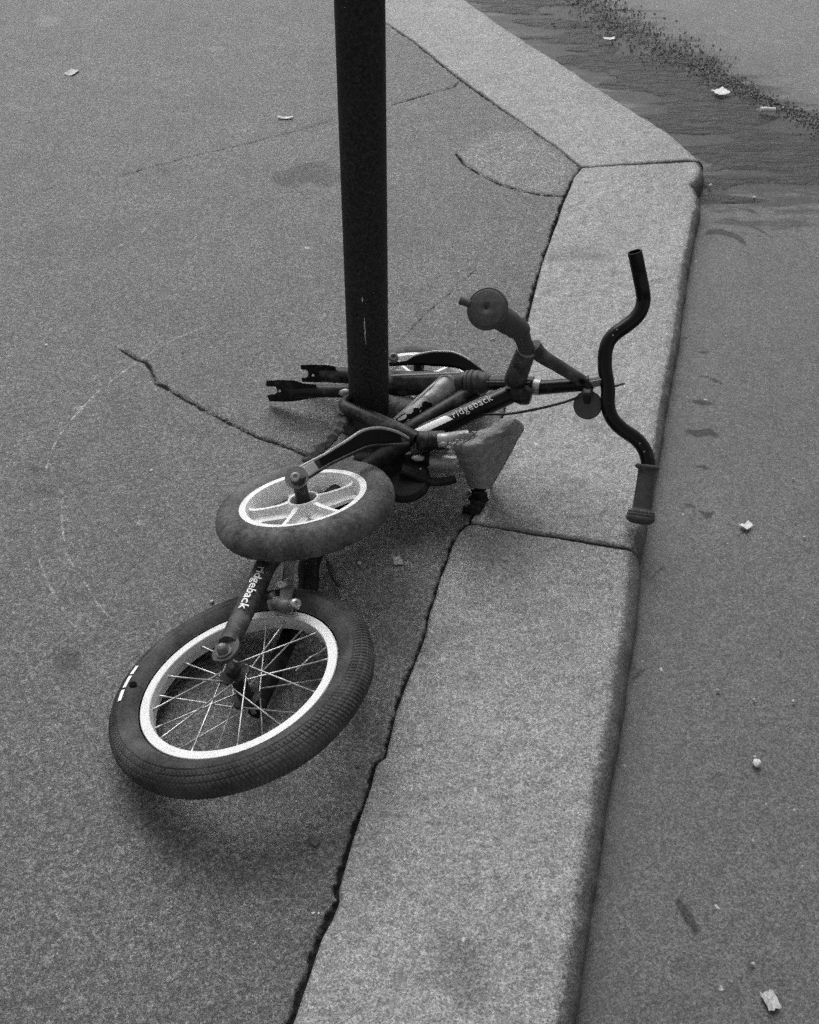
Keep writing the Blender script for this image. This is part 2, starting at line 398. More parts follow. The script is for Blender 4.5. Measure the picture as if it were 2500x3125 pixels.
setcol(nt, b, v); b.inputs['Roughness'].default_value = .6
nt.links.new(mixf(nt, mth(nt, 'MAXIMUM', cr, mth(nt, 'MULTIPLY', st, 1.2)), .72, 0.), b.inputs['Specular IOR Level'])
bump(nt, b, mth(nt, 'ADD', mth(nt, 'ADD', n_f, mth(nt, 'MULTIPLY', cells(nt, co, 300), .7)), mth(nt, 'MULTIPLY', n_m, 1.5)), .0016, .9)
xs = axis(-1.4, .80, .0030, 90); ys = axis(.5, 4.3, .0028, 120, 1.35, .0085)
pav = link('pavement', grid_mesh('pavement', xs, ys, pave_z, pave_keep), None, M['asphalt']); tag(pav, 'cracked grey asphalt pavement beside the kerb', kind='structure')

# ------------------------------------------------------------------ road: darker smoother asphalt, wet marks, gutter
def strip(p, w): return (px(p, ROAD_Z), np.array(w))
wets = [strip([(2102, 1226), (2140, 1230), (2180, 1236)], [.002, .011, .001]), strip([(2092, 1316), (2130, 1326), (2165, 1320), (2202, 1340)], [.003, .011, .009, .001]),
        strip([(2130, 1154), (2155, 1150), (2180, 1162), (2203, 1174)], [.001, .004, .004, .001]), strip([(2183, 1050), (2206, 1054), (2230, 1058)], [.001, .004, .001]),
        strip([(2136, 1078), (2148, 1077), (2165, 1075)], [.001, .005, .001]), strip([(2130, 1424), (2150, 1426), (2170, 1434)], [.001, .004, .001]),
        strip([(2095, 1541), (2118, 1546)], [.003, .002]), strip([(2138, 1560), (2160, 1574), (2184, 1560)], [.003, .007, .002]),
        strip([(2150, 718), (2175, 708), (2201, 706), (2247, 722), (2275, 745)], [.002, .010, .012, .011, .004]), strip([(2192, 668), (2257, 676), (2310, 697), (2352, 722)], [.003, .007, .004, .003]),
        strip([(2235, 632), (2290, 640), (2312, 652)], [.002, .006, .002]), strip([(2330, 632), (2360, 638)], [.003, .003]), strip([(2380, 645), (2405, 643)], [.002, .003]),
        strip([(2076, 2757), (2098, 2796), (2123, 2840)], [.006, .008, .005]), strip([(2140, 640), (2170, 622)], [.003, .003]), strip([(2145, 655), (2195, 628)], [.002, .003]),
        strip([(2262, 1163), (2275, 1165)], [.002, .003]), strip([(1930, 2075), (1965, 2045)], [.0012, .0008]), strip([(1985, 1765), (2025, 1732)], [.001, .002]), strip([(2080, 1038), (2112, 1024)], [.001, .001])]
WATER = px([(1432, 16), (1557, 106), (1745, 227), (1948, 360), (2050, 430), (2120, 490), (2160, 540), (2150, 600), (2190, 612), (2260, 600), (2330, 590), (2400, 612), (2520, 590), (2620, 560), (2620, 400), (2500, 385), (2400, 350), (2290, 290), (2180, 225), (2080, 160), (1980, 110), (1880, 60), (1780, 5), (1700, -40), (1500, -150), (1330, -40)], ROAD_Z)
WPOLY = WATER
def wdist(P):
    d = np.full(len(P), 1.0); lo = WPOLY.min(0)-.3; hi = WPOLY.max(0)+.3; m = ((P > lo) & (P < hi)).all(1)
    q = P[m]; dd = seg_dist(q, np.vstack([WPOLY, WPOLY[:1]])); dd = np.where(inside(q, WPOLY), -dd, dd); d[m] = dd
    return d
DEB = px([(1790, -10), (1850, 40), (1930, 100), (2030, 150), (2110, 185), (2190, 240), (2260, 270), (2340, 310), (2420, 345), (2520, 385), (2620, 420)], ROAD_Z)
def road_z(P):
    w = np.full(len(P), .12)
    for c, r in wets: w = np.minimum(w, near_dist(P, c, r, .1))
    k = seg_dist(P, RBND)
    wd = np.clip(wdist(P), -.4, .4)
    far = near_dist(P, DEB, None, .3); side = np.where((P[:, 1] > 1.5), P[:, 0]*0+1, 0)
    z = ROAD_Z+.004*(vnoise(P, 3, 11)-.5)+.001*(vnoise(P, 40, 12)-.5)
    return z, dict(wet=np.clip(w, -.05, .12), kerb=np.clip(k, 0, .3), pool=wd)
M['road'], nt, b = new_mat('road_asphalt'); co = objco(nt)
n_f = noisef(nt, co, 330, 3, .7); n_m = noisef(nt, co, 90, 4, .6); n_l = noisef(nt, co, 2.6, 5, .6); n_s = noisef(nt, co, 16, 5, .7)
v = mth(nt, 'MULTIPLY', maprange(nt, n_l, .3, .7, .056, .076), maprange(nt, n_f, .3, .7, .45, 1.55)); v = mth(nt, 'MULTIPLY', v, maprange(nt, cells(nt, co, 380), 0, 1, .35, 1.75)); v = mth(nt, 'MULTIPLY', v, maprange(nt, n_m, .3, .7, .72, 1.28)); v = mth(nt, 'MULTIPLY', v, maprange(nt, n_s, .3, .7, .86, 1.14))
lights = maprange(nt, noisef(nt, co, 60, 2, .5), .745, .775); v = mixf(nt, mth(nt, 'MULTIPLY', lights, .8), v, .45)
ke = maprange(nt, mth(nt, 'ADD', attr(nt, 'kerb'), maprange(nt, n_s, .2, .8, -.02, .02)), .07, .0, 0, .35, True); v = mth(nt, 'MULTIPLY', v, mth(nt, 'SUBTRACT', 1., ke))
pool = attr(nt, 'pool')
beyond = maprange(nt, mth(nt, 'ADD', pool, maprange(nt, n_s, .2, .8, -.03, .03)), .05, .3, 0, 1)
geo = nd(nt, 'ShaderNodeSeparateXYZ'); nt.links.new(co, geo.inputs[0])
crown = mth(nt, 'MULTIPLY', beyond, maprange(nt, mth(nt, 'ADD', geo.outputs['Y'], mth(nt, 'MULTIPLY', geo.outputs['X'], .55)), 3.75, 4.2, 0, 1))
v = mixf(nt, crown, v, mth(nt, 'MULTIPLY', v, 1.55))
wt = maprange(nt, mth(nt, 'ADD', attr(nt, 'wet'), maprange(nt, n_s, .2, .8, -.005, .005)), .0040, -.0025, 0, 1, True)
# flowing fingers: stretched noise along the road side of the puddle
mp = nd(nt, 'ShaderNodeMapping'); mp.inputs['Scale'].default_value = (5, 26, 1); nt.links.new(co, mp.inputs[0])
fing = noisef(nt, mp.outputs[0], 1.0, 4, .6, .4)
wp = maprange(nt, mth(nt, 'ADD', pool, maprange(nt, fing, .3, .7, -.16, .16)), .13, -.03, 0, 1, True)
wet = mth(nt, 'MAXIMUM', wt, wp)
v = mixf(nt, wet, v, mth(nt, 'MULTIPLY', v, .42)); setcol(nt, b, v)
nt.links.new(mixf(nt, wp, .58, .5), b.inputs['Roughness']); nt.links.new(mixf(nt, wet, .55, .3), b.inputs['Specular IOR Level'])
bump(nt, b, mth(nt, 'ADD', n_f, n_m), .0009, .7)
xs = axis(-.25, 1.7, .005, 110); ys = axis(.5, 4.8, .005, 130, 1.35, .012)
def road_keep(P):
    poly = np.vstack([RBND, [[-400, 300], [-400, -300]]]); return ~inside(P, poly) | (seg_dist(P, RBND) < .05)
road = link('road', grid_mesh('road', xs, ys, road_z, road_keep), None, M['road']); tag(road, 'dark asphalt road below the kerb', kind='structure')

# ------------------------------------------------------------------ kerb: granite stones on a dark bed
M['granite'], nt, b = new_mat('kerb_granite'); co = objco(nt)
n_f = noisef(nt, co, 260, 3, .7); n_m = noisef(nt, co, 95, 4, .7); n_l = noisef(nt, co, 5, 6, .7); n_s = noisef(nt, co, 22, 5, .7)
v = mth(nt, 'MULTIPLY', maprange(nt, n_l, .3, .7, .175, .25), maprange(nt, n_f, .3, .7, .55, 1.45)); v = mth(nt, 'MULTIPLY', v, maprange(nt, n_m, .3, .7, .84, 1.16)); v = mth(nt, 'MULTIPLY', v, maprange(nt, cells(nt, co, 420), 0, 1, .5, 1.5)); v = mth(nt, 'MULTIPLY', v, maprange(nt, cells(nt, co, 140), 0, 1, .85, 1.15)); v = mth(nt, 'MULTIPLY', v, maprange(nt, noisef(nt, co, 42, 5, .75), .3, .7, .88, 1.12))
dk = maprange(nt, n_s, .56, .76, 0, .55); v = mth(nt, 'MULTIPLY', v, mth(nt, 'SUBTRACT', 1., dk))
stn = maprange(nt, mth(nt, 'ADD', attr(nt, 'stain'), maprange(nt, n_s, .2, .8, -.03, .03)), .018, -.024, 0, .30, True); v = mth(nt, 'MULTIPLY', v, mth(nt, 'SUBTRACT', 1., stn))
lights = maprange(nt, noisef(nt, co, 85, 2, .5), .69, .74); v = mixf(nt, mth(nt, 'MULTIPLY', lights, .6), v, .6)
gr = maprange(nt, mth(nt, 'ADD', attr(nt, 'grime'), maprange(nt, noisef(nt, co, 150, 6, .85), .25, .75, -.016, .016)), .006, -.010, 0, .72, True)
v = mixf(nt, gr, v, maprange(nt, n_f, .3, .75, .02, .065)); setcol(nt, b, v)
b.inputs['Roughness'].default_value = .62; nt.links.new(mixf(nt, mth(nt, 'MAXIMUM', gr, stn), .65, .05), b.inputs['Specular IOR Level'])
bump(nt, b, mth(nt, 'ADD', n_f, mth(nt, 'MULTIPLY', n_m, 2.)), .0014, .7)
M['bed'] = simple('gutter_dirt', .03, .9, 0, .5, 60)
def resample(P, n):
    d = np.r_[0, np.cumsum(np.hypot(*np.diff(P, axis=0).T))]; t = np.linspace(0, d[-1], n)
    return np.column_stack([np.interp(t, d, P[:, 0]), np.interp(t, d, P[:, 1])]), t, d[-1]
kst = [(px([(1705, 780), (1770, 781), (1825, 783)]), .026), (px([(1370, 2900), (1440, 2990), (1390, 2970)]), .03), (px([(1290, 1990), (1400, 1930)]), .02), (px([(1560, 1600), (1620, 1605)]), .02), (px([(1730, 1470), (1760, 1480)]), .012), (px([(1790, 1290), (1820, 1300)]), .01)]  # stains; the last paints in shade and dirt below the reflector
def stone(inner, outer, n, grime=.012, ends=(.012, .012), lift=0., seed=1):
    """one kerb stone: rounded arris to the road, small arris elsewhere"""
    I, t, L = resample(inner, n); O, _, _ = resample(outer, n)
    ro = .032; W = 64; vs = []; att = []; sta = []
    T = np.linspace(0, 1, W)
    prof = [(0., -.11), (0., -.05), (0., -.007), (.002, -.002), (.006, 0.)]          # distance from the inner edge, z
    mids = np.linspace(.03, 1, W)
    rows = []
    for i in range(n):
        w = np.linalg.norm(O[i]-I[i]); d = (O[i]-I[i])/w
        e0 = t[i]; e1 = L-t[i]; ez = 0
        for e, r in ((e0, ends[0]), (e1, ends[1])):
            if e < r: ez = max(ez, r-math.sqrt(max(0, r*r-(r-e)**2)))
        row = [(s, z) for s, z in prof]
        row += [(.006+(w-ro-.006)*k, 0.) for k in np.linspace(0, 1, W)[1:]]
        row += [(w-ro+ro*math.sin(a), -ro+ro*math.cos(a)) for a in np.linspace(0, math.pi/2, 9)[1:]]
        row += [(w+.002, -.06), (w+.004, -.14)]
        for s, z in row:
            p = I[i]+d*s; rows.append((p[0], p[1], z-ez*.8, w-s, min(e0, e1)))
    A = np.array(rows); m = len(rows)//n; P = A[:, :2]
    top = np.clip(1-np.abs(A[:, 2])/.03, 0, 1)
    nz = .004*(vnoise(P, 6, seed)-.5)+.0030*(vnoise(P, 30, seed+1)-.5)+.0022*(vnoise(P, 80, seed+2)-.5)+.0012*(vnoise(P, 190, seed+3)-.5)
    z = A[:, 2]+nz*top+lift
    # chipped outer arris
    side = np.where(A[:, 3] < .05, 1, 0)*(vnoise(P, 45, seed+4)-.5)*.005
    P = P+(np.array([1., 0])*side[:, None])
    mb_v = np.column_stack([P, z]); I2 = np.arange(n*m).reshape(n, m)
    F = np.stack([I2[:-1, :-1], I2[:-1, 1:], I2[1:, 1:], I2[1:, :-1]], -1).reshape(-1, 4)
    caps = [tuple(I2[0][::-1]), tuple(I2[-1])]
    me = bpy.data.meshes.new('kerb_stone'); me.from_pydata(mb_v.tolist(), [], F.tolist()+caps); me.update()
    me.polygons.foreach_set('use_smooth', [True]*len(F)+[False, False])
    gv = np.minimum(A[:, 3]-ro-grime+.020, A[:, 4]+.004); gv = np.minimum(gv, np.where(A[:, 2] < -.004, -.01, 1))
    s_ = np.full(len(P), .12)
    for c, w in kst: s_ = np.minimum(s_, near_dist(P, c, None, .15)-w)
    for nm, val in (('grime', gv), ('stain', s_)):
        a_ = me.attributes.new(nm, 'FLOAT', 'POINT'); a_.data.foreach_set('value', np.clip(val, -.1, .12).astype(np.float32))
    return me
bedmb = MB()
allb = np.vstack([BND[0], inner_near, inner_mid, inner_far, BND[-1]])
Ib, _, _ = resample(np.vstack([inner_near[0]+dnear*3, inner_near, inner_mid, inner_far, inner_far[-1]+dfar*3]), 60)
Ob, _, _ = resample(np.vstack([outer_near[0]+dnear*3, outer_near, outer_mid, outer_far, outer_far[-1]+dfar*3]), 60)
vs = []; fs = []
for i in range(60):
    d = unit(Ob[i]-Ib[i]); a = Ib[i]+d*.01; c = Ob[i]-d*.03
    vs += [(a[0], a[1], -.005), (c[0], c[1], -.006), (c[0], c[1], -.16), (a[0], a[1], -.16)]
for i in range(59):
    for k in range(4): fs.append((i*4+k, i*4+(k+1) % 4, i*4+4+(k+1) % 4, i*4+4+k))
bedmb.add(vs, fs, False)
kerb = bedmb.build('kerb', M['bed']); tag(kerb, 'row of pale granite kerb stones along the road', kind='structure')
sh = lambda P, v: P+np.asarray(v)
tn = dnear
def kst_link(me): o = link('kerb_stone', me, kerb, M['granite']); return o
kst_link(stone(inner_near, outer_near, 330,   .016, (.004, .006), 0, 21))
kst_link(stone(inner_mid, outer_mid, 330, .004, (.005, .003), .001, 41))
kst_link(stone(inner_far, outer_far, 260, .000, (.003, .004), .002, 61))
a, c = inner_near[0], outer_near[0]; dn2 = unit(outer_near[0]-outer_near[5])
kst_link(stone(np.array([a+dnear*1.2, a+dnear*.006]), np.array([c+dn2*1.2, c+dn2*.006]), 60, .016, (.01, .01), 0, 81))
a, c = inner_far[-1], outer_far[-1]
kst_link(stone(np.array([a+dfar*.006, a+dfar*1.4]), np.array([c+dfar*.006, c+dfar*1.4]), 60, .0, (.01, .01), 0, 91))
kst_link(stone(np.array([a+dfar*1.41, a+dfar*2.8]), np.array([c+dfar*1.41, c+dfar*2.8]), 40, .0, (.01, .01), 0, 95))
# ------------------------------------------------------------------ pole
PB = at(1129, 1345)                      # foot of the pole
pole = empty('sign_pole', (PB[0], PB[1], 0), 'thick black painted steel pole rising from the pavement beside the kerb', 'pole')
mb = MB()
pts = [(PB[0], PB[1], z) for z in np.linspace(-.03, 3.4, 40)]
tube(mb, pts, .0385, 40)
mb.build('shaft', M['pole'], pole)
def facing(p):                           # unit vector from a point to the eye
    return unit(CAM-V(p))
# scratches through the paint, down to bright metal
for (y0, y1, xx, w) in ((965, 1058, 1114, .0016), (905, 925, 1112, .0011)):
    mb = MB(); vs = []; fs = []; n = 14
    for i in range(n):
        yy = y0+(y1-y0)*i/(n-1); z = 0
        lo, hi = 0., 3.
        tgt = None
        # height on the front of the shaft for this sight line
        d = ray(xx+.6*math.sin(i*1.3)+.06*(yy-1010), yy); ox = CAM[0]-PB[0]; oy = CAM[1]-PB[1]; rr = .0388
        A = d[0]**2+d[1]**2; B = 2*(ox*d[0]+oy*d[1]); Cc = ox*ox+oy*oy-rr*rr
        t = (-B-math.sqrt(max(B*B-4*A*Cc, 0)))/(2*A); p = CAM+d*t
        nrm = unit([p[0]-PB[0], p[1]-PB[1], 0]); s = np.cross([0, 0, 1.], nrm)
        ww = w*math.sin(math.pi*(i+.4)/(n))*(.7+.6*random.random())
        vs += [p-s*ww, p+s*ww]
    for i in range(n-1): fs.append((2*i, 2*i+1, 2*i+3, 2*i+2))
    mb.add(vs, fs); mb.build('paint_scratch', M['steel'], pole)
mb = MB(); lathe(mb, [(.0385, .012), (.045, .010), (.052, .002), (.056, -.01)], (PB[0], PB[1], 0), (0, 0, 1), 32, fn=lambda a, j, r, h: (r*(1+(.06*math.sin(5*a)+.05*math.sin(11*a+1))*(j > 0)), h))
mb.build('base_collar', M['bed'], pole)

# ------------------------------------------------------------------ bicycle
BIKE = empty('bicycle', at(1050, 1500), 'wrecked black child\'s bicycle with one wheel missing, lying on its side round the pole', 'bicycle')
def part(mb, name, mat, parent=None): return mb.build(name, M[mat], parent or BIKE)

def text_on_tube(txt, a, b, r, s0, ang, size, mat, name, parent, flip=False, updir=None, offset=.0012, bold=.02, space=1.0, vs_=1.0):
    """lettering wrapped on the tube from a to b; s0 start along it, ang where round it (0 = towards the eye)"""
    cu = bpy.data.curves.new('t', 'FONT'); cu.body = txt; cu.size = 1; cu.offset = bold; cu.resolution_u = 2; cu.space_character = space
    to = bpy.data.objects.new('t', cu); COL.objects.link(to); dg = bpy.context.evaluated_depsgraph_get()
    me = bpy.data.meshes.new_from_object(to.evaluated_get(dg)); bpy.data.objects.remove(to); bpy.data.curves.remove(cu)
    a = V(a); b = V(b); t = unit(b-a); e = facing(a+t*s0); e = unit(e-t*np.dot(e, t)); s = np.cross(e, t)
    if flip: s = -s
    co = np.array([v.co[:] for v in me.vertices]); 
    for i, v in enumerate(co):
        u = v[0]*size; w = (v[1]-.3)*size*vs_/r+ang
        p = a+t*(s0+u)+(r+offset)*(math.cos(w)*e+math.sin(w)*s); me.vertices[i].co = Vector(p)
    me.name = name; return link(name, me, parent, M[mat])

# ---- spoked wheel (lies at the lower left), rim circle fitted to its upper flange
def wheel_frame(px_c, r_fit, z): return None
CW = np.array([-0.2549*1.0, 1.1163, -.0021]); NW = unit([-0.2914892, 0.16018606, 0.94306653])
# scale of the fitted circle to this eye height and a rim of 159 mm radius
RIM = .1612
_c = np.array([-0.24851425, 1.08829972, 0.03310646])-np.array([0, 0, 1.41]); CW = np.array([0, 0, H])+_c*(RIM/.155)
CWm = CW-NW*.013                           # middle plane of the wheel
wu, ww_ = perp(NW)
mb = MB()
prof = [(.1590, .0115), (.1580, .0130), (.1442, .0130), (.1432, .0118), (.1420, -.0), (.1432, -.0118), (.1442, -.0130), (.1580, -.0130), (.1590, -.0115), (.1555, -.009), (.1545, 0), (.1555, .009)]
lathe(mb, prof, CWm, NW, 120, closed=True, smooth=False)
rimo = part(mb, 'wheel_rim', 'rim'); rimo['label'] = 'pale alloy rim of the spoked wheel'
# tyre with small raised tread blocks
mb = MB(); NS, NP = 1330, 72; tc = .1845; tr = .0265; prof = []
for j in range(NP):
    a = math.radians(-145+290*j/(NP-1)); prof.append((tc+tr*math.cos(a)*1.0, tr*math.sin(a)*1.02))
TB = [math.radians(-145+290*j/(NP-1)) for j in range(NP)]
def tread(a, j, r, h):
    ph = TB[j]; k = 0.
    if abs(ph) < math.radians(82):
        q = a*190/(2*math.pi)+ph*1.6*(1 if ph > 0 else -1)
        row = ph*tr/.0032
        blk = (abs((q % 1)-.5) < .34) and (abs((row % 1)-.5) < .36)
        k = .0018*(.75+.25*math.sin(a*7+ph*3)) if blk else 0.
    elif abs(ph) < math.radians(98): k = .0008
    return r+math.cos(ph)*k, h+math.sin(ph)*k
lathe(mb, prof, CWm, NW, NS, smooth=False, fn=tread)
tyo = part(mb, 'tyre', 'tyre', rimo)
mb = MB(); lathe(mb, [(.161, .0128), (.1625, .0150), (.1645, .0160), (.166, .0165)], CWm, NW, 120); part(mb, 'tyre_bead', 'tyre', rimo)
# sidewall print blocks
def on_tyre(ang, ph, lift=.0020): 
    d = math.cos(ang)*wu+math.sin(ang)*ww_
    return CWm+d*(tc+(tr+lift)*math.cos(ph))+NW*(tr*1.02+lift)*math.sin(ph)
def tyre_angle(x, y, h=.02):
    d = ray(x, y); t = ((CWm+NW*h-CAM)@NW)/(d@NW); p = CAM+d*t-CWm; return math.atan2(p@ww_, p@wu), np.linalg.norm(p-NW*(p@NW))
for (p0, p1) in (((447, 2040), (430, 2063)), ((422, 2068), (402, 2102)), ((400, 2108), (390, 2140))):
    a0, r0 = tyre_angle(*p0, .024); a1, r1 = tyre_angle(*p1, .024); mb = MB(); vs = []; fs = []; n = 8; 
    ph0 = math.radians(90); ph1 = math.radians(77)
    for i in range(n):
        aa = a0+(a1-a0)*i/(n-1)
        for q in range(4): vs.append(on_tyre(aa, ph0+(ph1-ph0)*q/3))
    for i in range(n-1):
        for q in range(3): fs.append((i*4+q, i*4+q+1, i*4+q+5, i*4+q+4))
    mb.add(vs, fs); part(mb, 'sidewall_print', 'white', rimo)
a0, _ = tyre_angle(428, 2096); mb = MB(); p = on_tyre(a0, math.radians(108), .0004); nrm = unit(p-(CWm+(math.cos(a0)*wu+math.sin(a0)*ww_)*tc)); cyl(mb, p-nrm*.001, p+nrm*.002, .0062, 18); part(mb, 'sidewall_dot', 'hole', rimo)
# hub, flanges, axle, spokes
mb = MB(); lathe(mb, [(.0001, -.038), (.011, -.038), (.0125, -.03), (.024, -.0275), (.0245, -.025), (.0235, -.0235), (.0130, -.021), (.0115, 0), (.0130, .021), (.0235, .0235), (.0245, .025), (.024, .0275), (.0125, .03), (.011, .038), (.0001, .038)], CWm, NW, 36, smooth=False)
hub = part(mb, 'hub', 'dark', rimo)
mb = MB(); cyl(mb, CWm-NW*.058, CWm+NW*.082, .0048, 14); part(mb, 'axle', 'zinc', rimo)
NSP = 24
for i in range(NSP):
    side = 1 if i % 2 == 0 else -1; k = i//2; lead = 1 if k % 2 == 0 else -1
    ar = 2*math.pi*(i+.35)/NSP; af = ar+lead*math.radians(62)
    pr = CWm+(math.cos(ar)*wu+math.sin(ar)*ww_)*.1430+NW*side*.003
    pf = CWm+(math.cos(af)*wu+math.sin(af)*ww_)*.0215+NW*side*(.0255+.0015*lead)
    d = unit(pf-pr); mb = MB(); bend = pf+0
    if i == 7: pf = pr+d*.06; bend = pf
    mid = (pr+pf)/2+(NW*.004 if i in (7, 12) else 0)
    tube(mb, [pr, pr+d*.012, pr+d*.0125, mid, bend], [.0019, .0019, .00135, .00135, .00135], 8)
    part(mb, 'spoke', 'steel', rimo)

# ---- rear stays and brake
def onW(x, y, h):
    d = ray(x, y); return CAM+d*(((CWm+NW*h-CAM)@NW)/(d@NW))
DO = CWm+NW*.066                            # drop-out on the upper side of the hub
stay_pts = [onW(697, 1968, .064), onW(730, 1898, .056), onW(786, 1782, .056), onW(830, 1700, .060), atY(960, 1560, 1.50)]
mb = MB(); tube(mb, spline(stay_pts, 8), [.0155, .0165, .0175, .0175, .0165], 22); sty = part(mb, 'seat_stay', 'stay')
mb = MB(); tube(mb, spline([atY(950, 1570, 1.495), atY(1120, 1430, 1.585), atY(1235, 1355, 1.645)], 6), [.016, .0165, .016], 20); part(mb, 'frame_tube', 'deep_black')  # black tube; its colour also holds the shade under the arm
TXA = -.30
sty['label'] = 'dark seat stay with a white maker\'s name'
text_on_tube('ridgeback', onW(806, 1742, .058), onW(735, 1890, .056), .0178, .010, .0+TXA, .0265, 'white', 'lettering', sty, flip=False, bold=.012, space=.98, vs_=.72)
# drop-out plate and nut
e1 = unit(stay_pts[1]-stay_pts[0]); e1 = unit(e1-NW*np.dot(e1, NW)); e2 = np.cross(NW, e1)
ol = [(-.016, -.013), (-.019, 0), (-.013, .015), (.0, .021), (.018, .019), (.034, .015), (.036, -.012), (.018, -.020), (.002, -.021)]
mb = MB(); plate(mb, [DO+e1*a+e2*b_ for a, b_ in ol], NW, .006); part(mb, 'dropout', 'stay')
mb = MB(); cyl(mb, DO+NW*.003, DO+NW*.006, .0125, 24); nn = DO+NW*.006
lathe(mb, [(.009, 0), (.009, .007), (.0075, .011), (.004, .0135), (.0001, .014)], nn, NW, 6, smooth=False); part(mb, 'axle_nut', 'zinc')
# lower stay, on the ground side of the wheel
ls = [CWm-NW*.060, onW(930, 1830, -.035), onW(945, 1720, -.015), atY(1000, 1600, 1.52), atY(1120, 1480, 1.60), atY(1240, 1405, 1.65)]
ls = [p if p[2] > .02 else np.array([p[0], p[1], .022]) for p in ls]
mb = MB(); tube(mb, spline(ls, 8), [.012, .017, .0185, .0185, .017, .015], 20); part(mb, 'chain_stay', 'deep_black')
# V brake: gray arm with two domed bolts, pad, pivot lump
a0 = onW(884, 1712, .045); a1 = onW(876, 1800, .042); a2 = onW(868, 1846, .040)
fc = facing(a1)
mb = MB(); ribbon(mb, [a0, a1, a2], [.0085, .0105, .0085], .007, fc); br = part(mb, 'brake_arm', 'zinc')
p = onW(872, 1848, .034); mb = MB(); lump(mb, p, .014, (1.1, .9, .9), .12, 2, 3); part(mb, 'brake_pivot', 'zinc', br)
def dome(parent, p, d, r, mat='steel', name='bolt'):
    mb = MB(); d = unit(d); lathe(mb, [(r*.9, -r), (r, -.2*r), (r, .3*r), (r*.8, .75*r), (r*.42, .95*r), (.38*r, .6*r), (.0001, .6*r)], p, d, 18); return part(mb, name, mat, parent)
dome(br, onW(862, 1785, .050), unit(facing(a1)+np.array([-.5, 0, .1])), .0085)
dome(br, onW(901, 1843, .044), unit(facing(a1)+np.array([.6, 0, .1])), .0095)
mb = MB(); ribbon(mb, [onW(822, 1848, .033), onW(850, 1840, .034)], [.009, .009], .012, fc); lump(mb, onW(832, 1822, .036), .008, (1, 1, 1), .5, 2, 9); lump(mb, onW(846, 1838, .038), .010, (1.2, 1, 1), .4, 2, 10); part(mb, 'brake_pad', 'zinc', br)
mb = MB(); tube(mb, spline([onW(838, 1800, .046), onW(848, 1785, .05), onW(884, 1762, .05)], 5), .0016, 8); part(mb, 'brake_cable', 'steel', br)
# loose cable end with its boot
mb = MB(); cp = spline([atY(975, 1680, 1.50), atY(988, 1705, 1.475), atY(1002, 1728, 1.455), atY(1015, 1765, 1.43), atY(1036, 1805, 1.40)], 6); cp = [np.array([q[0], q[1], max(q[2], .02)]) for q in cp]
tube(mb, cp[:13], .0028, 10); part(mb, 'cable_end', 'zinc')
mb = MB(); tube(mb, cp[12:], [.0045, .0062, .0055, .006, .005, .0045], 12); part(mb, 'cable_boot', 'rubber')

# ---- two small white wheels (stabilisers)
def small_wheel(c, n, R, arm_sign, ang0, post):
    """c: middle of the upper flange circle of radius R"""
    u, w = perp(n); k = R/.113
    mb = MB()
    prof = [(.1130, -.002), (.1115, .0015), (.1040, .0030), (.0985, .0012), (.0965, -.008), (.0945, -.024), (.0935, -.034), (.1020, -.040), (.1130, -.040)]
    lathe(mb, [(r*k, h*k) for r, h in prof], c, n, 72, closed=True, smooth=False)
    rim = part(mb, 'stabiliser_rim', 'plastic')
    mb = MB(); NS2, NP2 = 420, 34; tc2 = .1265*k; trx = .0265*k; trh = .0275*k; prof = []; A = []
    for j in range(NP2):
        a = math.radians(-150+300*j/(NP2-1)); A.append(a); prof.append((tc2+trx*math.cos(a), -.019*k+trh*math.sin(a)))
    def tr2(a, j, r, h):
        ph = abs(A[j]); q = a*44/(2*math.pi); kk = 0.
        if math.radians(34) < ph < math.radians(66): kk = .0018*k if (q % 1) < .6 else 0.
        elif ph <= math.radians(34): kk = .0009*k if ((q*1.5+A[j]*2) % 1) < .62 else 0.
        elif ph < math.radians(100): kk = .0007*k*(1 if math.sin(ph*60) > 0 else 0)
        kk += .0006*math.sin(a*3+1)*(ph < 1.2)
        return r+math.cos(A[j])*kk, h+math.sin(A[j])*kk
    lathe(mb, prof, c, n, NS2, fn=tr2); part(mb, 'tyre', 'dusty_tyre', rim)
    mb = MB(); lathe(mb, [(.028*k, -.030*k), (.0275*k, -.004*k), (.0265*k, .0), (.0235*k, 0.), (.0225*k, -.003*k), (.0220*k, -.016*k), (.0001, -.016*k)], c, n, 36, smooth=False); part(mb, 'hub', 'plastic', rim)
    mb = MB(); lathe(mb, [(.0215*k, -.0155*k), (.0215*k, -.013*k), (.0001, -.013*k)], c, n, 30, smooth=False); part(mb, 'hub_bearing', 'dark', rim)
    for s in range(5):
        a = ang0+2*math.pi*s/5; d = math.cos(a)*u+math.sin(a)*w; t = np.cross(n, d); mb = MB(); vs = []; fs = []
        # T section: broad web below, sharp ridge above
        st = [(.025, .018, .0065, -.004, -.030), (.045, .0160, .0046, -.008, -.032), (.070, .0150, .0040, -.010, -.033), (.088, .020, .0042, -.010, -.034), (.0960, .026, .0055, -.007, -.036)]
        for r, hw, rw, zt, zb in st:
            zm = zb+.006
            for x, z in ((-hw, zb), (-hw, zm), (-rw, zm+.004), (-rw*.8, zt), (rw*.8, zt), (rw, zm+.004), (hw, zm), (hw, zb)): vs.append(c+(d*r+t*x+n*z)*k)
        for i in range(len(st)-1):
            for q in range(8): fs.append((i*8+q, i*8+(q+1) % 8, i*8+8+(q+1) % 8, i*8+8+q))
        mb.add(vs, fs, False); part(mb, 'spoke', 'plastic', rim)
    mb = MB(); lathe(mb, [(.0145*k, -.014*k), (.0120*k, -.010*k), (.0115*k, post*.55), (.0135*k, post)], c, n, 24); part(mb, 'axle_post', 'dark', rim)
    return rim
_n = unit([-.1782764, .30736992, .93474128]); RS = .113
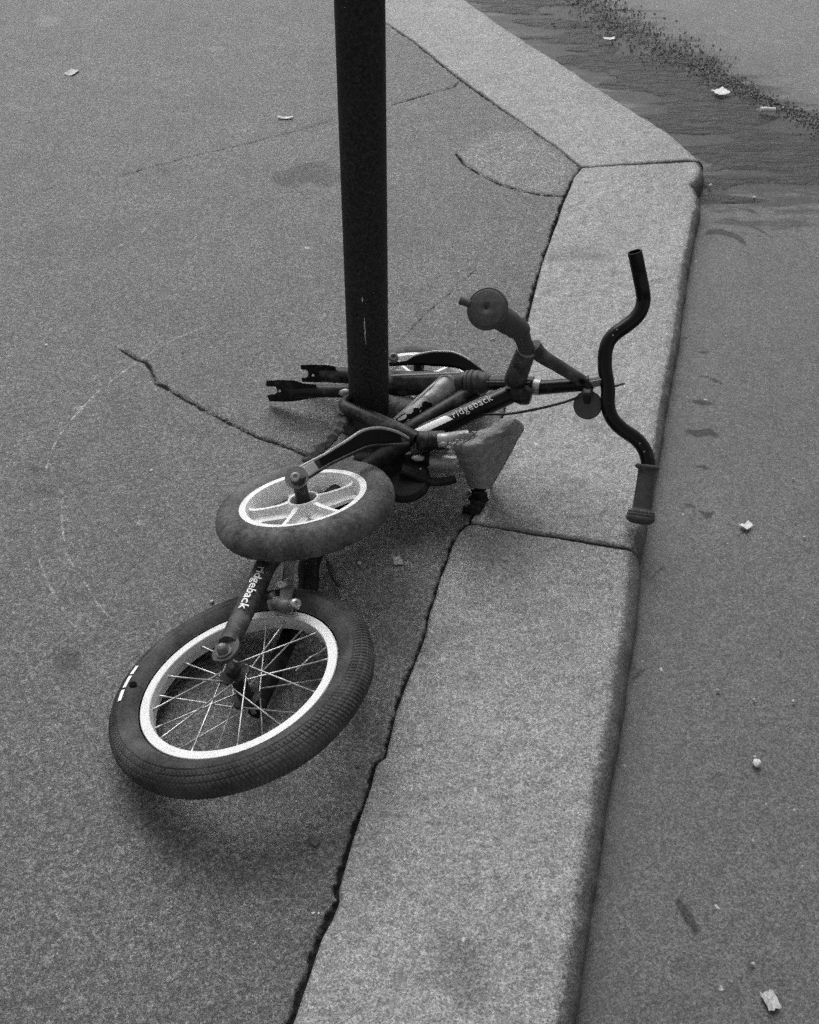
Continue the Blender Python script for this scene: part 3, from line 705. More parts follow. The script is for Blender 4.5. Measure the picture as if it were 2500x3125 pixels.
_c = (np.array([-0.15873814, 1.2972049, 0.20177238])-np.array([0, 0, 1.41]))*(RS/.10)*(1.53/1.53); CS = np.array([0, 0, H])+_c
rimA = small_wheel(CS, _n, RS, 1, math.radians(122), .040); rimA['label'] = 'white plastic five-spoked stabiliser wheel on top'
AX = CS+_n*.041
# stamped arm over it
def z6(x, y): return 650+x/2.875, 1250+y/2.875
zcA = float(np.dot(AX-CAM, FW))
cenp = [(735, 598), (830, 540), (1000, 443), (1200, 335), (1350, 258), (1480, 242), (1620, 256), (1715, 278)]
Yend = 1.615; cen = []
for i, (x, y) in enumerate(cenp):
    Y = AX[1]+(Yend-AX[1])*(i/(len(cenp)-1))**.9; cen.append(atY(*z6(x, y), Y))
nA = unit(_n*.3+facing(cen[2]))
halfs = [h/2.875*zcA/FPX for h in (62, 62, 52, 66, 84, 88, 62, 24)]
mb = MB(); ribbon(mb, cen, halfs, .006, nA, 8)
armA = part(mb, 'stabiliser_arm', 'dark'); armA['label'] = 'dark stamped steel stabiliser arm with bolted end'
C8 = spline(cen, 8); hh = np.interp(np.linspace(0, 1, len(C8)), np.linspace(0, 1, len(halfs)), halfs)
for sgn in (-1, 1):
    ed = []
    for i in range(len(C8)):
        t = unit(C8[min(i+1, len(C8)-1)]-C8[max(i-1, 0)]); s = unit(np.cross(nA, t)); ed.append(C8[i]+s*hh[i]*sgn*.96+nA*.003)
    mb = MB(); tube(mb, ed, .0030, 10); part(mb, 'pressed_edge', 'pale' if sgn > 0 else 'dark', armA)
mb = MB(); ribbon(mb, [C8[i]+nA*.0042 for i in range(14, 52, 4)], [h*.78 for h in hh[14:52:4]], .002, nA, 5); part(mb, 'black_inset', 'hole', armA)
mb = MB(); ribbon(mb, [C8[i]+nA*.0050 for i in range(0, 14, 3)], [h*.9 for h in hh[0:14:3]], .002, nA, 4); part(mb, 'bare_end', 'pale', armA)
mb = MB(); lathe(mb, [(.0001, -.004), (.0190, -.004), (.0200, 0), (.0190, .0045), (.0001, .0045)], cen[0], nA, 28, smooth=False); part(mb, 'arm_end', 'zinc', armA)
dome(armA, cen[0]+nA*.007+unit(cen[0]-cen[1])*.002, nA, .0085, 'pale')
# the other one, behind the pole
NB = unit([.03, .15, .98]); CB = atY(1277, 1148, 1.925)
rimB = small_wheel(CB, NB, .103, 1, math.radians(64), .03); rimB['label'] = 'white stabiliser wheel half hidden behind the pole'
def z2(x, y): return 1200+x/3.45, 1000+y/3.45
cb = [atY(*z2(x, y), Y) for x, y, Y in ((-40, 385, 1.90), (140, 372, 1.895), (250, 340, 1.89), (420, 330, 1.885), (600, 338, 1.88), (720, 372, 1.87), (830, 440, 1.855), (940, 520, 1.84))]
nB = unit(NB*.3+facing(cb[3])); kB = 2.42/FPX/3.45
mb = MB(); ribbon(mb, cb, [k_*kB for k_ in (20, 22, 48, 74, 78, 66, 60, 52)], .007, nB, 8); armB = part(mb, 'stabiliser_arm', 'hole'); armB['label'] = 'black curved stabiliser arm behind the pole'
dome(armB, atY(1201, 1092, 1.885), nB, .010, 'zinc')
C8 = spline(cb, 8); ed = []
for i in range(10, len(C8)-12):
    t = unit(C8[i+1]-C8[i-1]); s = unit(np.cross(nB, t)); h = np.interp(i/(len(C8)-1), np.linspace(0, 1, 8), [k_*kB for k_ in (20, 22, 48, 74, 78, 66, 60, 52)]); ed.append(C8[i]+s*h*(1 if s[1] > 0 else -1)+nB*.002)
mb = MB(); tube(mb, ed, .0022, 8); part(mb, 'pressed_edge', 'pale', armB)

# ---- fork without its wheel
def z1(x, y): return 750+x/2.875, 900+y/2.875
def fork_blade(tip_px, pts, Ytip, Yend, slot, hole, rad, outline, name):
    mb = MB(); P = [atY(*p, Ytip+(Yend-Ytip)*(p[0]-tip_px)/(pts[-1][0]-tip_px)) for p in pts]
    tube(mb, spline(P, 6), rad, 20); bl = part(mb, name, 'dark')
    nrm = facing(P[0]); zz = []
    def pl(x, y): return atY(*z1(x, y), Ytip+(Yend-Ytip)*(z1(x, y)[0]-tip_px)/(pts[-1][0]-tip_px)-.003)
    ol = [pl(x, y) for x, y in outline]
    hl = [pl(hole[0]+hole[2]*math.cos(a), hole[1]+hole[2]*math.sin(a)) for a in np.linspace(0, 2*math.pi, 11)[:-1]]
    mb = MB(); plate(mb, ol, nrm, .006, [hl]); dp = part(mb, 'dropout', 'dark', bl)
    return bl
arcA = [(245+32*math.cos(a), 838+36*math.sin(a)) for a in np.radians(np.linspace(115, -115, 9))]
olA = [(180, 752), (300, 746), (430, 750), (500, 776), (620, 786), (620, 905), (550, 912), (440, 932), (345, 938), (210, 934), (188, 880)]+arcA+[(180, 802)]
fork_blade(813, [(905, 1196), (950, 1194), (1068, 1193), (1190, 1188), (1300, 1178), (1400, 1169)], 1.93, 1.815, None, (298, 843, 11), [.0125, .0130, .0130, .0145, .0165, .018], olA, 'fork_blade')
arcB = [(520+30*math.cos(a), 692+36*math.sin(a)) for a in np.radians(np.linspace(115, -115, 9))]
olB = [(482, 616), (600, 612), (720, 614), (790, 632), (790, 775), (720, 768), (600, 766), (495, 764), (490, 732)]+arcB+[(485, 655)]
fork_blade(917, [(985, 1142), (1068, 1147), (1190, 1155), (1330, 1160), (1400, 1165)], 1.985, 1.86, None, (592, 706, 11), [.0150, .0165, .0165, .0165, .0165], olB, 'fork_blade')
mb = MB(); lump(mb, atY(1053, 1199, 1.87), .012, (1, .6, .8), .3, 2, 4); part(mb, 'brake_stud', 'pale')

# ---- head tube, headset, quill, stem
hd = [atY(1190, 1166, 1.872), atY(1300, 1166, 1.837), atY(1425, 1168, 1.800)]
mb = MB(); tube(mb, spline(hd, 8), [.021, .0205, .0205], 26); part(mb, 'head_tube', 'stay')
mb = MB(); tube(mb, [atY(1195, 1147, 1.857), atY(1405, 1139, 1.793)], .0022, 8); part(mb, 'head_tube_line', 'pale')  # thin pale line along the head tube's upper edge
ax0 = atY(1420, 1168, 1.801); ax1 = atY(1849, 1169, 1.7257); ad = unit(ax1-ax0)
mb = MB(); L = 0
lathe(mb, [(.0205, 0), (.0235, .001), (.0235, .006), (.0215, .007), (.0215, .009), (.0245, .010), (.0245, .0155), (.022, .0165), (.022, .018), (.0235, .019), (.0235, .026), (.021, .030), (.0185, .040), (.0135, .047)], ax0+ad*.002, ad, 30, smooth=False); part(mb, 'headset', 'stay')
q0 = atY(1462, 1169, 1.794); q1 = atY(1630, 1171, 1.764)
mb = MB(); tube(mb, [q0, (q0+q1)/2, q1], .0132, 22); cl = part(mb, 'steerer_clamp', 'dark')
fcq = facing(q0); sdq = unit(np.cross(ad, fcq)); fq = np.cross(sdq, ad)
if fq@fcq < 0: fq = -fq
upq = np.array([0, 0, 1.]); upq = unit(upq-ad*(upq@ad))
for off in (.0030, -.0030):
    mb = MB(); ribbon(mb, [q0+fq*.0135+upq*off+ad*.004, q1+fq*.0135+upq*off-ad*.004], [.0010, .0010], .002, fq, 2); part(mb, 'clamp_lip', 'zinc', cl)
for x in (1556, 1587):
    p = atY(x, 1182, 1.752); mb = MB(); ribbon(mb, [p-ad*.006, p+ad*.006], [.003, .003], .004, facing(p), 2); part(mb, 'clamp_bolt', 'pale', cl)
s0 = atY(1622, 1178, 1.766); s1 = atY(1650, 1182, 1.760)
mb = MB(); tube(mb, [s0, s1], .0155, 22); part(mb, 'quill', 'pale')
s2 = atY(1646, 1183, 1.760); s3 = atY(1792, 1172, 1.733)
mb = MB(); tube(mb, spline([s2, (s2+s3)/2, s3], 5), [.0135, .0130, .0125], 22); stm = part(mb, 'stem', 'black')
mb = MB(); lump(mb, s3-upq*.004, .0165, (.75, 1, 1.25), .05, 3, 2); part(mb, 'stem_head', 'dark', stm)
dome(stm, atY(1776, 1163, 1.716), facing(s3), .0055, 'hole')
c0 = atY(1800, 1165, 1.733); c1 = atY(1846, 1156, 1.728)
mb = MB(); tube(mb, [c0, c1], .0115, 18); part(mb, 'bar_clamp', 'zinc', stm)
mb = MB(); tube(mb, [c0+facing(c0)*.0125+upq*.0, c1+facing(c0)*.0125], .0012, 8); tube(mb, [c0-upq*.0105+facing(c0)*.006, c1-upq*.0105+facing(c0)*.006], .0012, 8); part(mb, 'clamp_edge', 'pale', stm)
mb = MB(); b0 = atY(1860, 1183, 1.73); b1 = atY(1906, 1170, 1.722); tube(mb, [b0+(b1-b0)*t for t in np.linspace(0, 1, 7)], [.0022, .0026, .0020, .0027, .0021, .0028, .0022], 10); part(mb, 'clamp_screw', 'zinc', stm)
# round reflector hanging from the stem
rc = atY(1794, 1236, 1.712); rn = unit(facing(rc)*.8+np.array([-.15, -.2, .1]))
mb = MB(); lathe(mb, [(.0001, -.006), (.0235, -.006), (.0262, -.003), (.0262, .002), (.0245, .0035), (.0001, .0042)], rc, rn, 40, smooth=False); rf = part(mb, 'reflector', 'reflector')
mb = MB(); ribbon(mb, [s3+facing(s3)*.010-upq*.006, atY(1790, 1205, 1.707), rc+rn*.006+unit(s3-rc)*.004], [.0115, .0085, .005], .004, rn, 5); part(mb, 'reflector_bracket', 'dark', rf)

# ---- handlebar and grip
ZC = 2.165
bp = [(1937, 768), (1945, 805), (1952, 839), (1961, 885), (1964, 915), (1957, 945), (1938, 972), (1909, 996), (1878, 1018), (1858, 1042), (1849, 1068), (1846, 1095), (1847, 1131), (1852, 1160), (1856, 1190), (1855, 1225), (1859, 1255), (1874, 1285), (1902, 1312), (1937, 1336), (1962, 1364), (1975, 1395), (1978, 1424), (1974, 1465), (1966, 1520)]
BP = [dep(x, y, ZC-.030*(1-i/24)-.034*max(0, 1-i/4)) for i, (x, y) in enumerate(bp)]
rad = [.0118]*len(bp)
mb = MB(); tube(mb, spline(BP, 5), .0130, 22, hollow=.84); hb = part(mb, 'handlebar', 'black'); hb['label'] = 'bent black handlebar with one bare open end'
for (x, y) in ((1955, 830), (1953, 1354), (1966, 1379), (1883, 1007), (1871, 1024)):
    mb = MB(); i = min(range(len(bp)), key=lambda k: abs(bp[k][1]-y)); p = dep(x, y, np.dot(BP[i]-CAM, FW)-.0129); lump(mb, p, .0018, (1, .5, 1.2), .3, 1, x); part(mb, 'paint_chip', 'pale', hb)
g0 = dep(1976, 1424, ZC-.001); g1 = dep(1957, 1566, ZC); gd = unit(g1-g0); GL = np.linalg.norm(g1-g0)
pr = [(.012, -.003), (.0205, -.003), (.0222, .000), (.0215, .0035), (.0168, .0055), (.0158, .010)]
for i in range(16): pr += [(.0160+.0001*i, .012+.0042*i), (.0153+.0001*i, .0141+.0042*i)]
pr += [(.0172, GL-.008), (.0185, GL-.006), (.0235, GL-.004), (.0245, GL-.002), (.0235, GL-.0005), (.0250, GL+.001), (.0258, GL+.003), (.0245, GL+.0045), (.0255, GL+.006), (.0265, GL+.009), (.0250, GL+.014), (.018, GL+.019), (.0001, GL+.021)]
mb = MB(); lathe(mb, pr, g0, gd, 36); gp = part(mb, 'handlebar_grip', 'rubber')

# ---- frame tubes
d0 = atY(1285, 1328, 1.675); d1 = atY(1556, 1203, 1.757)
mb = MB(); tube(mb, [d0+(d1-d0)*t for t in np.linspace(0, 1, 8)], .0185, 26); dt = part(mb, 'down_tube', 'black'); dt['label'] = 'black down tube with a white band and white lettering'
td = unit(d1-d0); DL = np.linalg.norm(d1-d0)
# white band and lettering along its upper flank
e = facing(d0); e = unit(e-td*(e@td)); s = np.cross(e, td); s = s if s[2] > 0 else -s
def band(s_a, s_b, a0, a1, r, name, mat, parent, skew=.0):
    vs = []; fs = []; n = 14
    for i in range(n):
        q = s_a+(s_b-s_a)*i/(n-1)
        for k_ in range(6):
            a = a0+(a1-a0)*k_/5; vs.append(d0+td*(q+skew*(k_-2.5))+r*(math.cos(a)*e+math.sin(a)*s))
    for i in range(n-1):
        for k_ in range(5): fs.append((i*6+k_, i*6+k_+1, i*6+k_+7, i*6+k_+6))
    mb = MB(); mb.add(vs, fs); return part(mb, name, mat, parent)
band(-.005, .058, .10, .86, .0190, 'white_band', 'white', dt, -.002)
band(.010, DL-.012, 1.06, 1.16, .0188, 'pinstripe', 'zinc', dt)
flip = np.dot(np.cross(e, td), s) < 0
text_on_tube('ridgeback', d0, d1, .0188, .064, .46, .0190, 'lettergrey', 'lettering', dt, flip=flip, bold=.0, offset=.0016, space=1.12)
# fat top tube with its dark badge
t0 = atY(1368, 1176, 1.806); t1 = atY(1236, 1296, 1.735)
mb = MB(); tube(mb, [t0+(t1-t0)*t for t in np.linspace(-.1, 1.15, 8)], .0235, 28); tt = part(mb, 'top_tube', 'grey'); tt['label'] = 'scuffed grey top tube with black badge'
ttd = unit(t1-t0); e_ = facing(t0); e_ = unit(e_-ttd*(e_@ttd)); s_ = np.cross(e_, ttd)
def tpatch(u, a, ru, ra, name, mat, n=12):
    mb = MB(); c = t0+ttd*u; vs = [c+.0241*(math.cos(a)*e_+math.sin(a)*s_)]; fs = []
    for k_ in range(n):
        q = 2*math.pi*k_/n; rr = 1+.25*math.sin(3*q+u*99); uu = u+ru*rr*math.cos(q); aa = a+ra*rr*math.sin(q); vs.append(t0+ttd*uu+.0241*(math.cos(aa)*e_+math.sin(aa)*s_))
    for k_ in range(n): fs.append((0, 1+k_, 1+(k_+1) % n))
    mb.add(vs, fs); part(mb, name, mat, tt)
TL = np.linalg.norm(t1-t0)
tpatch(TL*.58, .05, .012, .34, 'badge', 'hole'); tpatch(TL*.76, .30, .019, .50, 'badge', 'hole'); tpatch(TL*.95, -.25, .024, .62, 'badge', 'hole'); tpatch(TL*.83, -.55, .010, .2, 'badge', 'pale')
mb = MB(); hs = 1 if s_[2] > 0 else -1
tube(mb, [t0+ttd*(TL*q)+.0236*(math.cos(.95*hs)*e_+math.sin(.95*hs)*s_) for q in np.linspace(.18, .72, 8)], [.0008, .0026, .0028, .0026, .0028, .0022, .0020, .0008], 8); part(mb, 'pale_streak', 'pale', tt)  # pale streak along the upper flank
# second tube below it
mb = MB(); u0 = atY(1450, 1192, 1.79); u1 = atY(1262, 1305, 1.715); tube(mb, [u0+(u1-u0)*t for t in np.linspace(0, 1.1, 6)], .0165, 20); part(mb, 'gusset_tube', 'dark')
# curved bracket that hooks round the pole
bk = [atY(1068, 1215, 1.80), atY(1050, 1230, 1.765), atY(1062, 1248, 1.745), atY(1110, 1268, 1.72), atY(1175, 1295, 1.69), atY(1232, 1322, 1.665), atY(1268, 1342, 1.652)]
mb = MB(); tube(mb, spline(bk, 8), [.008, .010, .013, .014, .015, .015, .016], 18); part(mb, 'frame_loop', 'dark')
gk = [atY(1058, 1290, 1.735), atY(1110, 1305, 1.71), atY(1180, 1330, 1.68), atY(1250, 1362, 1.65)]
mb = MB(); ribbon(mb, gk, [.022, .026, .024, .014], .006, facing(gk[1]), 6); part(mb, 'gusset_plate', 'dark')
# torn dark strap on the left of it
sk = [atY(1046, 1268, 1.745), atY(1036, 1305, 1.70), atY(1010, 1340, 1.665), atY(975, 1375, 1.63), atY(940, 1400, 1.60)]
mb = MB(); C9 = spline(sk, 7)
ribbon(mb, [p+np.array([random.uniform(-1, 1), random.uniform(-1, 1), random.uniform(-1, 1)])*.0025 for p in C9], [.010*random.uniform(.7, 1.4) for _ in C9], .006, facing(sk[2]), 2)
for i in range(0, len(C9), 3): lump(mb, C9[i]+np.array([-.006, -.004, .0]), .006*random.uniform(.7, 1.3), (1.3, 1, .8), .5, 1, i)
part(mb, 'torn_strap', 'rubber')

# ---- seat tube, post, saddle
k0 = atY(1277, 1346, 1.648); k1 = atY(1356, 1343, 1.640); kd = unit(k1-k0)
mb = MB(); lathe(mb, [(.0001, -.004), (.012, -.004), (.0165, -.0015), (.0180, .002), (.0180, .018), (.0195, .0185), (.0195, .0245), (.0175, .025), (.0172, np.linalg.norm(k1-k0)), (.0001, np.linalg.norm(k1-k0)+.001)], k0, unit(kd+facing(k0)*-.25), 30, smooth=False); part(mb, 'seat_tube', 'dark')
mb = MB(); k2 = atY(1430, 1332, 1.648); tube(mb, [k1-kd*.01, k1, k2], [.0130, .0130, .0125], 20); part(mb, 'seat_post', 'grey')
mb = MB(); tube(mb, [atY(1085, 1408, 1.655), atY(1200, 1402, 1.65), atY(1312, 1402, 1.645)], [.015, .017, .015], 18); part(mb, 'lower_frame_tube', 'deep_black')
mb = MB(); tube(mb, [atY(1306, 1408, 1.645), atY(1360, 1410, 1.643), atY(1420, 1414, 1.645)], [.0145, .015, .015], 20); part(mb, 'seat_bracket', 'grey')
for (x, y, Y, r, sc) in ((1275, 1397, 1.628, .0085, (1.5, .8, .7)), (1283, 1440, 1.615, .0068, (.7, .6, 1.4)), (1352, 1357, 1.618, .0065, (1.3, .6, .9)), (1240, 1382, 1.632, .006, (1.6, .6, .7))):
    mb = MB(); lump(mb, atY(x, y, Y), r, sc, .25, 2, x); part(mb, 'saddle_bolt', 'pale')
# chain guard and crank; the shade under the seat tube is in their colour
gc = atY(1225, 1455, 1.60); gc[2] = max(gc[2], .045)
mb = MB(); lathe(mb, [(.0001, .006), (.045, .006), (.052, .002), (.054, -.004), (.0001, -.006)], gc, unit([.1, -.25, 1]), 40, smooth=False); part(mb, 'chain_guard', 'deep_black')
mb = MB(); ribbon(mb, [gc+np.array([0, 0, .02]), atY(1320, 1470, 1.595), atY(1390, 1462, 1.605)], [.010, .009, .008], .010, (0, -.2, 1), 5); part(mb, 'crank_arm', 'deep_black')

rows = [((1556, 1279), (1578, 1287), 1.650), ((1532, 1281), (1592, 1300), 1.640), ((1490, 1305), (1595, 1318), 1.632), ((1432, 1333), (1578, 1346), 1.628), ((1386, 1352), (1565, 1374), 1.626), ((1384, 1378), (1549, 1403), 1.626), ((1398, 1411), (1532, 1433), 1.630), ((1414, 1444), (1514, 1464), 1.636), ((1434, 1489), (1496, 1493), 1.646)]
S = 26; grid = []; 
rl = np.array([[*a, *b_, Y] for a, b_, Y in rows], float); fine = np.array(spline(rl, 7))
for x0, y0, x1, y1, Y in fine:
    r_ = []; x0 += 9*mnoise.noise(Vector((y0*.06, 1, 5)))+4*mnoise.noise(Vector((y0*.19, 4, 2))); y1 += 3*mnoise.noise(Vector((x1*.05, 2, 2)))
    for k_ in range(S):
        t = k_/(S-1); bul = math.sin(math.pi*min(1, t*.92+.04)); r_.append(atY(x0+(x1-x0)*t, y0+(y1-y0)*t-5*bul*0, Y-.058*bul+.10*max(0, t-.6)**1.2+.004*mnoise.noise(Vector((x0*.02, y0*.02+t*2.5, 3)))+.0025*mnoise.noise(Vector((x0*.05, y0*.05+t*7, 9)))))
    grid.append(r_)
G = np.array(grid); nr = len(G); mb = MB(); vs = [p for r_ in G for p in r_]; back = [p+np.array([.003, .010, -.004]) for p in vs]
fs = []
for i in range(nr-1):
    for k_ in range(S-1): fs.append((i*S+k_, i*S+k_+1, i*S+S+k_+1, i*S+S+k_))
N = len(vs); fb = [tuple(reversed([q+N for q in f])) for f in fs]
edge = [(k_, k_+1) for k_ in range(S-1)]+[(i*S+S-1, i*S+2*S-1) for i in range(nr-1)]+[((nr-1)*S+k_+1, (nr-1)*S+k_) for k_ in range(S-2, -1, -1)]+[(i*S+S, i*S) for i in range(nr-2, -1, -1)]
fe = [(a, b_, b_+N, a+N) for a, b_ in edge]
mb.add(vs+back, fs+fb+fe); sad = part(mb, 'saddle', 'vinyl'); sad['label'] = 'torn grey vinyl saddle with ragged rear edge'
for i in range(0, nr, 2):
    p = G[i][0] if i > 6 else G[min(i+7, nr-1)][0]
mb = MB(); r2 = random.Random(5)
for i in range(34):
    q = r2.random(); idx = int(nr*.42+q*(nr*.57)); p = G[min(idx, nr-1)][0]+np.array([r2.uniform(-.006, .004), r2.uniform(-.010, .0), r2.uniform(-.004, .006)])
    if .35 < q < .8 and r2.random() < .75: continue
    lump(mb, p, r2.uniform(.0015, .0050), (r2.uniform(.5, 1.6), .5, r2.uniform(.5, 1.5)), 1.1, 2, i)
for i in range(26):
    t = r2.random(); p = atY(1395+t*55, 1336-t*12+r2.uniform(-8, 8), 1.607); lump(mb, p, r2.uniform(.0012, .0045), (r2.uniform(.6, 1.8), .5, r2.uniform(.5, 1.2)), 1.1, 2, i+99)
tf = part(mb, 'torn_foam', 'foam', sad); tf['kind'] = 'stuff'
mb = MB()  # black lumps added to stand for the shade and dirt below the saddle
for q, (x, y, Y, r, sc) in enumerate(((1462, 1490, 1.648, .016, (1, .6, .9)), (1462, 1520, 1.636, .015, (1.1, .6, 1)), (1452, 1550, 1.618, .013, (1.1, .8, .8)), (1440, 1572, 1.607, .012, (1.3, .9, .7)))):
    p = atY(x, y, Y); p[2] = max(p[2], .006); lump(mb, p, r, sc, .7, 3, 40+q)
part(mb, 'saddle_shade_lumps', 'deep_black', sad)
# cable from the down tube to the stem
mb = MB(); tube(mb, spline([atY(1445, 1262, 1.715), atY(1500, 1264, 1.712), atY(1560, 1262, 1.705), atY(1640, 1248, 1.70), atY(1720, 1228, 1.705), atY(1765, 1212, 1.715)], 6), .0026, 10); part(mb, 'brake_cable', 'cable')

# ---- riser tube with the bell, and the curved brace
y0 = atY(1572, 1160, 1.765); y1 = atY(1608, 1066, 1.735)
mb = MB(); tube(mb, [y0, (y0+y1)/2, y1], [.0205, .0195, .0175], 24); part(mb, 'riser_tube', 'stay')
yd = unit(y1-y0)
mb = MB(); lathe(mb, [(.0180, -.002), (.0190, .0), (.0180, .003), (.0150, .0035)], y1, yd, 28); part(mb, 'riser_collar', 'zinc')
mb = MB(); tube(mb, spline([atY(1628, 1056, 1.737), atY(1652, 1085, 1.737), atY(1695, 1112, 1.737), atY(1735, 1136, 1.737), atY(1775, 1162, 1.735)], 8), [.0150, .0135, .0120, .0118, .0115], 20); part(mb, 'curved_brace', 'stay')
mb = MB(); tube(mb, spline([atY(1565, 1195, 1.755), atY(1600, 1205, 1.745), atY(1622, 1212, 1.74)], 4), [.017, .020, .014], 18); part(mb, 'riser_lug', 'dark')
# bell-shaped fitting: neck, barrel, round cap
nk = [atY(1608, 1066, 1.735), atY(1598, 1040, 1.722), atY(1592, 1024, 1.715), atY(1580, 1003, 1.705)]
mb = MB(); tube(mb, spline(nk, 5), [.0150, .0140, .0155, .0165], 20); part(mb, 'bell_neck', 'rubber')
w0 = atY(1594, 1012, 1.708); w1 = atY(1484, 940, 1.664); wd = unit(w1-w0); WL = np.linalg.norm(w1-w0)
pr = [(.010, -.004), (.0165, 0), (.0185, .004), (.0175, .010), (.0205, .014), (.0195, .022), (.0215, .030)]
pr = [(r, h*WL/.075) for r, h in pr]
mb = MB(); lathe(mb, pr+[(.0215, WL*.55), (.020, WL*.8)], w0, wd, 30); part(mb, 'bell_barrel', 'rubber')
cn = unit(wd*.62+facing(w1)*.65); w1 = w1-cn*.004
mb = MB(); lathe(mb, [(.018, -.016), (.026, -.014), (.0345, -.009), (.0362, -.004), (.0352, -.001), (.0338, .0), (.0328, -.0012), (.0318, .0008), (.029, .0022), (.012, .0032), (.0032, .0034), (.003, .001), (.0001, .001)], w1, cn, 48); bl = part(mb, 'bell_cap', 'rubber'); bl['label'] = 'round dark bell-like cap with small lever'
l0 = atY(1436, 928, 1.670); l1 = atY(1404, 917, 1.676)
mb = MB(); tube(mb, [l0, (l0+l1)/2, l1], [.0062, .0064, .0070], 14); part(mb, 'bell_lever', 'rubber', bl)

# ------------------------------------------------------------------ debris line between gutter and road crown
M['grit'] = simple('gutter_grit', .12, .9, 0, .8, 40, dirt=.30, dscale=90, dlo=.5, dhi=.62, grain=180)
mb = MB(); r3 = random.Random(11)
dl_ = np.r_[0, np.cumsum(np.hypot(*np.diff(DEB, axis=0).T))]
for i in range(3000):
    t = r3.random()*dl_[-1]; x = np.interp(t, dl_, DEB[:, 0]); y = np.interp(t, dl_, DEB[:, 1])
    sp = .024+.055*(math.sin(t*5)*.5+.5); x += r3.gauss(0, sp); y += r3.gauss(0, sp*.8)
    s = .0010+.0036*r3.random()**3; a = r3.random()*math.pi; ca, sa = math.cos(a)*s, math.sin(a)*s; e = r3.uniform(.08, .28)
    z0 = ROAD_Z+.001+.004*min(1, max(0, (y-2.4)))
    top = [(x+ca*.6, y+sa*.6, z0+s*e), (x-sa*.7, y+ca*.7, z0+s*e*.8), (x-ca*.7, y-sa*.7, z0+s*e)]
    bot = [(x+ca*1.3, y+sa*1.3, z0-.003), (x-sa*1.1, y+ca*1.1, z0-.003), (x-ca*1.2, y-sa*1.2, z0-.003), (x+sa, y-ca, z0-.003)]
    mb.add(top+bot, [(0, 1, 2), (0, 3, 4, 1), (1, 4, 5, 2), (2, 5, 6, 0), (0, 6, 3)], False)
grit = mb.build('gutter_debris', M['grit']); tag(grit, 'line of dark grit and leaf crumbs along the gutter', kind='stuff')

# ------------------------------------------------------------------ shallow running water in the gutter
M['water'], nt, b = new_mat('gutter_water'); co = objco(nt)
b.inputs['Base Color'].default_value = g(.040); b.inputs['Roughness'].default_value = .42; b.inputs['IOR'].default_value = 1.33
b.inputs['Specular IOR Level'].default_value = .4
mpw = nd(nt, 'ShaderNodeMapping'); mpw.inputs['Scale'].default_value = (9, 24, 1); mpw.inputs['Rotation'].default_value = (0, 0, -.25); nt.links.new(co, mpw.inputs[0])
bump(nt, b, noisef(nt, mpw.outputs[0], 1.6, 5, .65, 1.4), .012, 1.)
def wz(P):
    q = P*np.array([1., 4.2]); f = wdist(P)+.30*(vnoise(q, 4.0, 33)-.42)+.14*(vnoise(q, 11, 34)-.5)+.02*(vnoise(q, 30, 35)-.5)+.05
    rz, _ = road_z(P)
    return rz+.0016-np.clip((f+.02)*.06, -.0006, .02), {}
def wkeep(P): return (wdist(P) < .2) & (seg_dist(P, RBND) > .008)
wat = link('gutter_water', grid_mesh('gutter_water', np.arange(-.2, 2.2, .010), np.arange(2.2, 5.2, .010), wz, wkeep), None, M['water'])
tag(wat, 'thin sheet of dark water in the gutter', kind='structure')

# ------------------------------------------------------------------ litter, each piece a thing
def crumb(name, x, y, z, r, sc, mat, label, cat, group=None, amp=.4, seed=1):
    r *= .6; p = at(x, y, z); mb = MB(); lump(mb, (0, 0, r*sc[2]*.6), r, sc, amp, 2, seed)
    o = mb.build(name, M[mat]); o.location = Vector((p[0], p[1], z)); o.rotation_euler = (0, 0, seed*1.3); return tag(o, label, cat, group)
def scrap(name, x, y, z, w, h, rot, mat, label, cat, curl=.3, notch=0, seed=1, group=None):
    """a torn, slightly curled sheet with thickness"""
    w *= .85; h *= .85; p = at(x, y, z); r4 = random.Random(seed); n = 9; m = 7; vs = []; keep = {}
    for i in range(n):
        for j in range(m):
            u = i/(n-1)-.5; v_ = j/(m-1)-.5
            jit = .08 if i in (0, n-1) or j in (0, m-1) else 0
            vs.append(((u+r4.uniform(-jit, jit))*w, (v_+r4.uniform(-jit, jit))*h, .0015+curl*w*(u*u*1.6+v_*v_*.8*math.sin(seed))+r4.uniform(0, .04)*w*curl))
    mn = min(q[2] for q in vs); vs = [(a, b_, c_-mn+.0006) for a, b_, c_ in vs]
    fs = [(i*m+j, i*m+m+j, i*m+m+j+1, i*m+j+1) for i in range(n-1) for j in range(m-1) if not (notch and i > n*.35 and j > m*.45)]
    me = bpy.data.meshes.new(name); me.from_pydata(vs, [], fs); me.update(); o = link(name, me, None, M[mat])
    o.location = Vector((p[0], p[1], z+.001)); o.rotation_euler = (0, 0, rot)
    md = o.modifiers.new('thick', 'SOLIDIFY'); md.thickness = .0008; md.offset = 1
    return tag(o, label, cat, group)
def butt(name, x, y, z, L, r, rot, mat, label, cat):
    p = at(x, y, z); mb = MB(); d = np.array([math.cos(rot), math.sin(rot), .04])*L/2; c = np.array([0, 0, r])
    tube(mb, [c-d, c-d*.3+np.array([0, 0, .0006]), c+d*.4, c+d], [r, r*1.05, r*.95, r*.9], 14); o = mb.build(name, M[mat]); o.location = Vector((p[0], p[1], z)); return tag(o, label, cat)
RZ = ROAD_Z+.004
scrap('paper_scrap', 1858, 120, RZ+.008, .045, .020, .1, 'paper', 'small white paper scrap nearest the top edge, by the gutter debris', 'paper', .15, 0, 2)
scrap('paper_scrap', 2200, 282, RZ+.006, .052, .045, .5, 'paper', 'crumpled pale paper scrap lying in the line of gutter debris', 'paper', .15, 0, 3)
